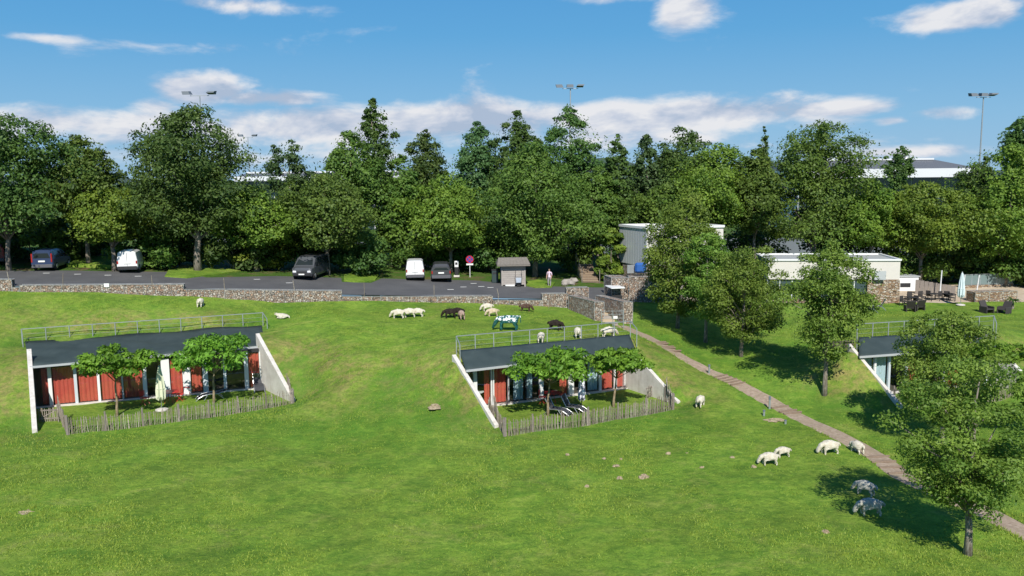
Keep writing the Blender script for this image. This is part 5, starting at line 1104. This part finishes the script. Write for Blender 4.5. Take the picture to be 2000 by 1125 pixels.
FLK = [(392, 599, 95, 'graze', 'wool_white', 'white sheep seen from behind, alone below the gabion wall'), (552, 622, 172, 'lie', 'wool_white', 'white sheep lying down beside the end of the long guard rail'),
       (777, 622, 178, 'graze', 'wool_white', 'front white sheep of three grazing in a tight row', 1.1), (799, 620, 185, 'graze', 'wool_white', 'middle white sheep of three grazing in a tight row', 1.1), (815, 619, 175, 'graze', 'wool_white', 'hindmost white sheep of three grazing in a tight row', 1.05),
       (878, 621, 185, 'graze', 'wool_black', 'black sheep grazing next to a pinkish sheep', 1.12), (893, 618, 170, 'graze', 'wool_black', 'second black sheep half hidden behind the pinkish sheep', 1.05), (901, 623, 110, 'graze', 'wool_pink', 'pinkish shorn sheep turned away beside two black sheep', 1.0),
       (951, 608, 190, 'graze', 'wool_white', 'white sheep close to the gabion wall behind a cream one'), (961, 618, 195, 'graze', 'wool_cream', 'cream sheep grazing behind the painted cow'), (1028, 609, -10, 'graze', 'wool_brown', 'shaggy brown sheep at the wall above the painted cow', 1.05),
       (1086, 645, -25, 'graze', 'wool_black', 'black-brown sheep grazing head down beside the painted cow', 1.15), (1057, 668, 80, 'graze', 'wool_white', 'white sheep mostly hidden behind the roof edge'), (1128, 659, 92, 'graze', 'wool_white', 'white sheep seen from behind through the guard rail', 1.05), (1190, 658, 15, 'graze', 'wool_white', 'white sheep behind the end of the guard rail near the stairs', 1.1),
       (1368, 793, 60, 'graze', 'wool_white', 'lone white sheep between the concrete wing wall and footpath', 1.0), (1501, 908, 182, 'graze', 'wool_white', 'white sheep walking and grazing beside molehills', .98), (1528, 892, 186, 'graze', 'wool_white', 'smaller white lamb following another sheep by the molehills', .80),
       (1618, 887, 190, 'graze', 'wool_white', 'stout white sheep at the tip of the tree shadow', 1.12), (1673, 884, 108, 'graze', 'wool_white', 'white sheep turned away at the edge of the footpath', .95), (1688, 966, 135, 'graze', 'wool_shade_grey', 'grey-white sheep turned away inside the tree shadow', 1.0), (1697, 1006, 178, 'graze', 'wool_shade_grey', 'white sheep under the tree, the shade tinted grey into its fleece', 1.12)]
for f in FLK: sheep(*f)
# life-size painted cow figure
v = [(-.62, 0, 1.00, .40, .40), (-.05, 0, 0.92, .44, .44), (.50, 0, 0.94, .40, .40), (.82, 0, .94, .28, .30), (1.02, 0, .66, .20, .22), (1.14, 0, .42, .18, .17), (1.26, 0, .20, .12, .11), (1.29, 0, .11, .10, .09)]
e = [(i, i + 1) for i in range(7)]
def cch(start, pts):
    p = start
    for q in pts: v.append(q); e.append((p, len(v) - 1)); p = len(v) - 1
for s in (-1, 1):
    cch(2, [(.55, s * .22, .62, .17), (.57, s * .22, .36, .11), (.55, s * .22, .03, .10)]); cch(0, [(-.62, s * .24, .74, .22), (-.55, s * .24, .50, .13), (-.68, s * .23, .32, .09), (-.64, s * .23, .03, .10)]); cch(5, [(1.12, s * .22, .52, .045, .03)])
cch(0, [(-.95, 0, 1.22, .05), (-1.0, 0, .95, .03), (-1.0, 0, .62, .035)])
cm = skin_mesh('body', v, e); cm.materials.append(MATS['cow_paint']); cq = G(993, 645); cow = thing('cow_statue', 'life-size grazing cow figure painted dark teal with white spots', 'statue', cq, R(171)); cow.scale = (.88,) * 3; link('body', cm, cow)
for s in (-1, 1): MB().tube([(1.14, s * .09, .56), (1.10, s * .22, .62), (1.16, s * .28, .70)], [.03, .022, .008], 7).build('horn', 'horn_dark', cow)
MB().lathe([(.05, -.12), (.15, -.04), (.17, .06), (.1, .14)], 12, (-.32, 0, .68)).build('udder', 'udder_pink', cow, smooth=True)

# person at the edge of the trees
v = [(0, 0, .95, .145, .11), (0, 0, 1.12, .135, .10), (0, 0, 1.34, .165, .11), (0, 0, 1.47, .06, .06), (0, .01, 1.56, .07, .08), (0, .02, 1.66, .085, .10), (0, .01, 1.74, .06, .07)]; e = [(i, i + 1) for i in range(6)]
for s in (-1, 1):
    cch(0, [(s * .10, 0, .82, .095), (s * .11, .03 * s, .48, .065), (s * .11, -.02 * s, .09, .045), (s * .12, .14, .035, .042)]); cch(2, [(s * .20, 0, 1.38, .06), (s * .26, -.03, 1.12, .045), (s * .24, .10, .88, .035), (s * .235, .13, .80, .035), (s * .23, .15, .73, .018)])
    k = len(v) - 2
    for dx in (-.025, 0, .025): cch(k, [(s * .235 + dx, .16, .70 + abs(dx), .011)])
pm_ = skin_mesh('body', v, e)
pm_.materials.append(MATS['skin']); pm_.materials.append(MATS['lilac_cloth']); pm_.materials.append(MATS['grey_cloth']); pm_.materials.append(MATS['hair_dark'])
for pl in pm_.polygons:
    c = pl.center; pl.material_index = 0
    if .93 < c.z < 1.46 and (abs(c.x) < .19 or c.z > 1.15): pl.material_index = 1
    elif c.z <= .96 and abs(c.x) < .2 and c.z > .10: pl.material_index = 2
    elif c.z <= .10: pl.material_index = 3
    elif c.z > 1.66 or (c.z > 1.56 and c.y < -.01): pl.material_index = 3
pq = G(1073, 560); o = link('person', pm_); o.location = Vector(pq); o.rotation_euler = (0, 0, R(150)); o.scale = (.98,) * 3; tag(o, 'person in a lilac top and grey trousers standing at the dark tree edge', 'person')

# ------------------------------------------------------------------ court furniture
def lounger(label, p, rz, back=50, m='sling_dark'):
    t = thing('sun_lounger', label, 'sun lounger', p, rz); b = R(back)
    top = [(1.25, .12), (.95, .30), (.55, .36), (.1, .34)]; hx, hz_ = .1, .34; bx_, bz_ = hx - .75 * math.cos(b), hz_ + .75 * math.sin(b)
    for nm, pts in (('seat_sling', top), ('back_sling', [(hx, hz_), (bx_, bz_)])):
        m_ = MB()
        for (x0, z0), (x1, z1) in zip(pts[:-1], pts[1:]): m_.hexa([(x0, -.30, z0 - .012), (x1, -.30, z1 - .012), (x1, .30, z1 - .012), (x0, .30, z0 - .012), (x0, -.30, z0 + .012), (x1, -.30, z1 + .012), (x1, .30, z1 + .012), (x0, .30, z0 + .012)])
        m_.build(nm, m, t)
    for s in (-1, 1):
        MB().tube([(1.35, s * .33, .0), (1.2, s * .33, .16), (.9, s * .33, .32), (.5, s * .33, .38), (.05, s * .33, .36), (-.35, s * .33, .0)], .022, 6).build('side_frame', 'steel', t); MB().tube([(hx, s * .33, hz_), (bx_, s * .33, bz_)], .02, 6).build('back_frame', 'steel', t); MB().tube([(.6, s * .33, .37), (.85, s * .33, 0)], .02, 6).build('leg', 'steel', t)
lounger('grey sun lounger laid flat under the umbrella-pruned tree', P(425, 777, .02), R(205), 12); lounger('dark sun lounger with raised back at the long lodge end wall', P(505, 758, .02), R(-70), 60)
lounger('dark sun lounger close to the tree trunk in the second court', P(1076, 808, .02), R(-25), 62); lounger('dark sun lounger next to the patterned parasol', P(1107, 803, .02), R(-25), 62)
def parasol(label, p, h, r0, m, base, slim=1.):
    t = thing('closed_parasol', label, 'parasol', p); MB().tube([(0, 0, 0), (0, 0, h)], .028, 8).build('pole', 'steel' if base else 'black_plastic', t); pr = [(.04, h + .02), (.10, h - .10), (r0 * .7, h * .72), (r0, h * .46), (r0 * .95, h * .32), (r0 * .45, h * .27)]; n = 24; vs = []; fs = []
    for i, (r, z) in enumerate(pr):
        for k in range(n): a = 2 * math.pi * k / n; q = r * (1 + (.20 if k % 3 == 0 else -.10) * (i > 1) + .05 * math.sin(k * 2.7 + i)); vs.append((q * math.cos(a), q * math.sin(a), z - (.12 * (k % 3 == 0) * (i > 3))))
    for i in range(len(pr) - 1):
        for k in range(n): fs.append((i * n + k, (i + 1) * n + k, (i + 1) * n + (k + 1) % n, i * n + (k + 1) % n))
    fs += [tuple(range(n))]; MB().add(vs, fs).build('canopy', m, t, smooth=False); MB().tube([(0, 0, h), (0, 0, h + .12)], [.03, .012], 8).build('finial', 'white_paint', t)
    if base: MB().lathe([(.38, 0), (.38, .06), (.30, .09), (.08, .12)], 20).build('base', 'concrete', t); 
    MB().tube([(0, 0, h * .5), (0, 0, h * .51)], r0 * 1.02, 14).build('strap', m, t)
parasol('closed cream parasol on a round base in the long lodge court', P(316, 801, .02), 2.75, .27, 'fabric_cream', True); parasol('closed grey-white patterned parasol on a thin black pole', P(1136, 800, .02), 2.35, .2, 'fabric_pattern', False)
def chair(label, p, rz, m='red_metal', grp=None):
    t = thing('garden_chair', label, 'chair', p, rz, grp); MB().cham(-.21, .21, -.21, .21, .43, .46, .01).build('seat', m, t)
    for i in range(4): MB().box(-.2, .2, .20, .22, .55 + i * .085, .61 + i * .085).build('back_slat', m, t)
    for s in (-1, 1): MB().tube([(s * .2, -.2, 0), (s * .2, .2, .46), (s * .2, .23, .9)], .014, 6).build('leg', m, t); MB().tube([(s * .2, .22, 0), (s * .2, -.18, .44)], .014, 6).build('leg', m, t)
def table(label, p, r, h, m, grp=None):
    t = thing('garden_table', label, 'table', p, 0, grp); MB().lathe([(r * .97, h - .03), (r, h - .015), (r * .98, h)], 24).build('table_top', m, t)
    for a in (.8, 2.36, 3.93, 5.5): MB().tube([(r * .7 * math.cos(a), r * .7 * math.sin(a), 0), (r * .25 * math.cos(a), r * .25 * math.sin(a), h - .02)], .016, 6).build('leg', m, t)
table('round red metal table under the red-curtained windows', P(333, 786, .02), .55, .72, 'red_metal'); chair('red folding chair left of the red table beside the parasol', P(284, 790, .02), R(70)); chair('red folding chair right of the red table', P(352, 783, .02), R(-80)); chair('red folding chair behind the red table against the white panel', P(366, 768, .05), R(0))
table('round dark red table in front of the glazing behind the loungers', P(1078, 788, .02), .5, .72, 'red_metal'); chair('dark red chair in the shade behind the loungers', P(1098, 784, .02), R(-80)); chair('dark red chair beside the glazing behind the tree trunk', P(1060, 788, .02), R(80))
c = CAB['B']; u = (c['FR'] - c['FL']) / np.linalg.norm(c['FR'] - c['FL']); vv_ = V(-u[1], u[0], 0); table('white oval table inside the lodge glazing', lerp(c['FL'], c['FR'], facade_s(c, 940)) + vv_ * .8 + V(0, 0, .04), .5, .74, 'white_paint')
# path bollards and small ground things
for (px, py, h, lb) in ((1385, 728, .55, 'short dark path light beside the upper footpath'), (1503, 798, .75, 'short metal path light beside the footpath steps'), (1492, 812, .35, 'low metal stub beside the soil patch'), (1534, 827, .2, 'tiny stub at the lower end of the soil patch')):
    t = thing('path_light', lb, 'path light', G(px, py)); MB().tube([(0, 0, -.1), (0, 0, h * .75)], .065, 10).build('post', 'galvanised', t); MB().tube([(0, 0, h * .75), (0, 0, h)], .075, 10).build('head', 'barrier', t)
def mound(name, label, px, py, r, h, cat='molehill', grp='molehills on the lower meadow', st=1.):
    g = np.random.default_rng(int(px)); n = 16; rg = 4; vs = [(0, 0, h)]; fs = []
    for i in range(1, rg + 1):
        for k in range(n): a = 2 * math.pi * k / n; q = r * .72 * i / rg * g.uniform(.6, 1.35); vs.append((q * math.cos(a) * st, q * math.sin(a), h * (1 - (i / rg) ** 2) * g.uniform(.3, 1.5) - .04 * (i == rg)))
    for k in range(n): fs.append((0, 1 + k, 1 + (k + 1) % n))
    for i in range(rg - 1):
        for k in range(n): fs.append((1 + i * n + k, 1 + (i + 1) * n + k, 1 + (i + 1) * n + (k + 1) % n, 1 + i * n + (k + 1) % n))
    o = MB().add(vs, fs).build(name, 'soil'); p = G(px, py); o.location = Vector(p) + Vector((0, 0, .02)); tag(o, label, cat, grp)
for (px, py, r, lb) in ((1108, 888, .14, 'tiny pale molehill on the meadow below the second fence'), (1180, 897, .20, 'small molehill beside a tinier one'), (1213, 897, .13, 'tinier molehill beside the small one'), (1204, 911, .25, 'oval molehill above the largest reddish one'), (1211, 934, .2, 'low molehill just beside the largest one'), (1258, 932, .36, 'largest reddish molehill with crumbled soil'), (1147, 950, .17, 'lone molehill lying apart from the group'), (1305, 886, .2, 'rounded molehill of the upper pair'), (1342, 887, .18, 'crumbled molehill of the upper pair'), (1371, 914, .2, 'dark molehill half grown over'), (1430, 894, .2, 'flat pale molehill near the grazing sheep'), (1472, 912, .2, 'round molehill in front of the grazing sheep'), (1613, 1040, .25, 'molehill below the tree shadow')): mound('molehill', lb, px, py, r, r * .30)
mound('bare_patch', 'trampled straw-coloured bare patch in the meadow', 50, 1002, .55, .06, 'bare patch', None, 1.5); mound('bare_patch', 'eroded sandy scar on the bank beside the second lodge', 850, 795, .6, .14, 'bare patch', None, .9); mound('bare_patch', 'dark soil patch between the low stubs by the footpath', 1512, 820, .55, .05, 'bare patch', None, 1.3)

# ------------------------------------------------------------------ terrace
def terr(px, py): p = G(px, py); return p
def lchair(label, px, py, deg):
    t = thing('lounge_chair', label, 'chair', terr(px, py), R(deg), 'dark lounge chairs on the terrace lawn'); MB().cham(-.33, .33, -.35, .35, .28, .38, .03).build('seat', 'dark_wicker', t); b = MB().hexa([(-.33, .25, .34), (.33, .25, .34), (.33, .34, .34), (-.33, .34, .34), (-.33, .62, 1.0), (.33, .62, 1.0), (.33, .70, .97), (-.33, .70, .97)]); b.build('backrest', 'dark_wicker', t)
    for s in (-1, 1): MB().cham(s * .36 - .04, s * .36 + .04, -.36, .5, .0, .56, .02).build('armrest', 'dark_wicker', t)
lchair('dark lounge chair turned away in front of the gabion planter', 1928, 611, 15); lchair('dark reclining lounge chair beside the potted palm', 1960, 612, -60); lchair('dark lounge chair on the lawn edge below the dining chairs', 1776, 608, 170); lchair('dark lounge chair paired with another below the dining chairs', 1792, 606, 190)
lounger('dark deckchair leaning by the stone pier of the white building', terr(1722, 606), R(160), 60, 'dark_wicker'); lounger('second dark deckchair partly behind the slim tree', terr(1706, 611), R(165), 60, 'dark_wicker')
def dchair(label, px, py, deg):
    t = thing('dining_chair', label, 'chair', terr(px, py), R(deg), 'wicker dining chairs on the terrace'); MB().cham(-.24, .24, -.24, .24, .40, .46, .02).build('seat', 'dark_wicker', t); MB().cham(-.24, .24, .18, .25, .46, .92, .02).build('backrest', 'dark_wicker', t)
    for sx_ in (-1, 1):
        MB().cham(sx_ * .25 - .025, sx_ * .25 + .025, -.22, .22, .60, .65, .01).build('armrest', 'dark_wicker', t)
        for sy in (-1, 1): MB().beam((sx_ * .21, sy * .21, 0), (sx_ * .21, sy * .21, .42), .04).build('leg', 'black_plastic', t)
for i, (px, py, dg, lb) in enumerate(((1764, 598, 30, 'wicker dining chair against the stone pier'), (1772, 592, 200, 'wicker dining chair behind the first square table'), (1786, 597, -60, 'wicker dining chair at the side of the first square table'), (1800, 588, 10, 'wicker dining chair before the dark timber screen'), (1815, 586, 120, 'wicker dining chair between two square tables'), (1832, 587, 200, 'wicker dining chair behind the second square table'), (1848, 588, -30, 'wicker dining chair near the pale parasol'), (1858, 590, 80, 'wicker dining chair next to the parasol foot'), (1778, 589, 0, 'wicker dining chair under the white service hatch'))): dchair(lb, px, py, dg)
def sqtable(label, px, py):
    t = thing('dining_table', label, 'table', terr(px, py)); MB().cham(-.45, .45, -.45, .45, .70, .75, .01).build('table_top', 'black_plastic', t)
    for a in (-1, 1):
        for b_ in (-1, 1): MB().beam((a * .38, b_ * .38, 0), (a * .38, b_ * .38, .71), .05).build('leg', 'black_plastic', t)
sqtable('square black table by the stone pier', 1779, 596); sqtable('square black table before the timber screen', 1823, 589); sqtable('square black table near the pale parasol', 1853, 589)
parasol('closed pale blue parasol standing on the terrace', terr(1876, 596), 2.9, .27, 'fabric_pale', True)
for px, pt_, Y, dx, lb in ((1839, 528, 79, .12, 'slanted white sail pole above the timber screen'), (1884, 537, 80, .1, 'thin grey sail pole just behind the pale parasol'), (1910, 537, 80, .45, 'leaning white sail pole behind the glass balustrade')):
    p = PY(px - 4, 580, Y); z0 = ground_z(p[0], Y); tp = PY(px, pt_, Y); o = MB().tube([(0, 0, -.1), (tp[0] - p[0] + dx * .3, 0, tp[2] - z0)], [.06, .05], 8).build('sail_pole', 'white_paint'); o.location = Vector((p[0], Y, z0)); tag(o, lb, 'pole')
sn = thing('timber_screen', 'dark grey timber screen stepping down beside the terrace tables', 'screen', terr(1826, 583)); sno = V(*sn.location)
a, b = PY(1787, 570, 80.5), PY(1866, 570, 79.5)
for i in range(9):
    p, q = lerp(a, b, i / 9), lerp(a, b, (i + 1) / 9); e_ = (q - p) * .04; zt2 = PY(1787 + 79 * (i + .5) / 9, lerp(547, 558, (i + .5) / 9), 80)[2]; MB().slab(p + e_, q - e_, .06, sno[2] - .2, zt2).build('panel', 'grey_wood', sn, sno)
q = PY(1772, 560, 82); hb = thing('service_hut', 'small white service hut beside the stone pier', 'hut', V(q[0], 82, ground_z(q[0], 82))); hh_ = PY(1772, 541, 82)[2] - hb.location.z
MB().cham(-1.1, 1.1, 0, 1.6, -.2, hh_, .03).build('wall', 'white_paint', hb); MB().cham(-1.2, 1.2, -.1, 1.7, hh_, hh_ + .1, .02).build('roof', 'trim_grey', hb); MB().box(-.7, .3, -.02, .0, hh_ - 1.0, hh_ - .6).build('hatch', 'black_plastic', hb)
a, b = PY(1903, 600, 76.0), PY(1985, 600, 76.6); z0 = ground_z(a[0], 77); gabion('long gabion planter wall at the end of the terrace', a, b, 1.2, z0 - .4, PY(1940, 570, 76.2)[2], 1, m='ledge_stone', name='gabion_planter')
a, b = PY(1880, 570, 83), PY(1978, 570, 84); gabion('rear golden stone retaining wall above the terrace', a, b, .6, 2.0, PY(1930, 557, 83)[2], 1, m='ledge_stone')
gl = thing('glass_balustrade', 'glass balustrade along the top of the rear terrace wall', 'balustrade', V(*a[:2], PY(1930, 557, 83)[2])); glo = V(*gl.location)
for i in range(6):
    p, q = lerp(a, b, i / 6), lerp(a, b, (i + 1) / 6); e_ = (q - p) * .03; MB().slab(p + e_, q - e_, .02, glo[2] + .05, glo[2] + 1.0).build('pane', 'railing_glass', gl, glo); MB().beam(V(*p[:2], glo[2] - .05), V(*p[:2], glo[2] + 1.05), .05).build('post', 'galvanised', gl, glo)
MB().beam(V(*a[:2], glo[2] + 1.06), V(*b[:2], glo[2] + 1.06), .05).build('handrail', 'galvanised', gl, glo)
pp = thing('potted_palm', 'small fan palm at the foot of the gabion planter', 'palm', terr(1977, 604)); MB().tube([(0, 0, 0), (.03, 0, .45), (0, 0, .8)], [.13, .11, .08], 9).build('trunk', 'bark', pp); fr = MB()
for i in range(16):
    a_ = i * 2.4; el_ = .1 + .8 * random.random(); pts = [V(0, 0, .8)]; L_ = random.uniform(.6, .85)
    for k in range(1, 5): f = k / 4; pts.append(V(math.cos(a_) * L_ * f, math.sin(a_) * L_ * f, .8 + el_ * f * L_ - .55 * f * f))
    sd2 = V(-math.sin(a_), math.cos(a_), 0)
    for k in range(4): w0, w1 = [.11 * math.sin(math.pi * (.15 + .8 * x / 4)) for x in (k, k + 1)]; fr.add([pts[k] - sd2 * w0, pts[k] + sd2 * w0, pts[k + 1] + sd2 * w1, pts[k + 1] - sd2 * w1], [(0, 1, 2, 3)])
fo = fr.build('fronds', 'leaf_mid', pp)

# ------------------------------------------------------------------ grass tufts (nobody could count them)
g = np.random.default_rng(5); N = 430000
yy = 20 + 52 * g.random(N) ** 1.5; xx = (g.random(N) - .5) * 2 * (yy * .66 + 2); ok = yy < yw(xx) - .4
for k, c in CAB.items():
    q = np.array([c['WL'], c['WR'], c['BR'], c['BL']])[:, :2]; ins = np.ones(N, bool)
    for i in range(4): a_, b_ = q[i], q[(i + 1) % 4]; ins &= ((b_[0] - a_[0]) * (yy - a_[1]) - (b_[1] - a_[1]) * (xx - a_[0])) > -.5
    ok &= ~ins
xx, yy = xx[ok], yy[ok]; pd_ = path_dist(xx, yy); k = pd_ > .52; xx, yy = xx[k], yy[k]; dn = vnoise(xx, yy, 1.6, 21) + vnoise(xx, yy, .6, 22) * .6 + vnoise(xx, yy, 5, 23); k = dn + g.normal(size=len(xx)) * .25 > -.05; xx, yy, dn = xx[k], yy[k], dn[k]
zz = hz(xx, yy) + vnoise(xx, yy, 2.3, 1) * .10 + vnoise(xx, yy, .9, 2) * .06 + vnoise(xx, yy, 6, 3) * .12; n = len(xx)
th = g.random(n) * 6.283; wd = g.uniform(.012, .03, n); hgt_ = g.uniform(.025, .075, n) * (1 + np.clip(dn, 0, 1)) * (1 + .8 * (path_dist(xx, yy) < .85)); ln = g.normal(size=(n, 2)) * .05
pos = np.stack([xx, yy, zz - .01], 1); dv = np.stack([np.cos(th), np.sin(th), np.zeros(n)], 1) * wd[:, None]
tv = np.stack([pos - dv, pos + dv, pos + np.stack([ln[:, 0], ln[:, 1], hgt_], 1)], 1).reshape(-1, 3)
me = npmesh('grass_tufts', tv, np.arange(n * 3).reshape(-1, 3), np.clip(.5 + dn * .5 + g.normal(size=n) * .15, 0, 1))
leafmat('blade', (.19, .33, .026), (.33, .43, .065), .3); me.materials.append(MATS['blade']); o = link('grass_tufts', me); tag(o, 'loose tufts of longer grass over the meadow', 'grass', kind='stuff')
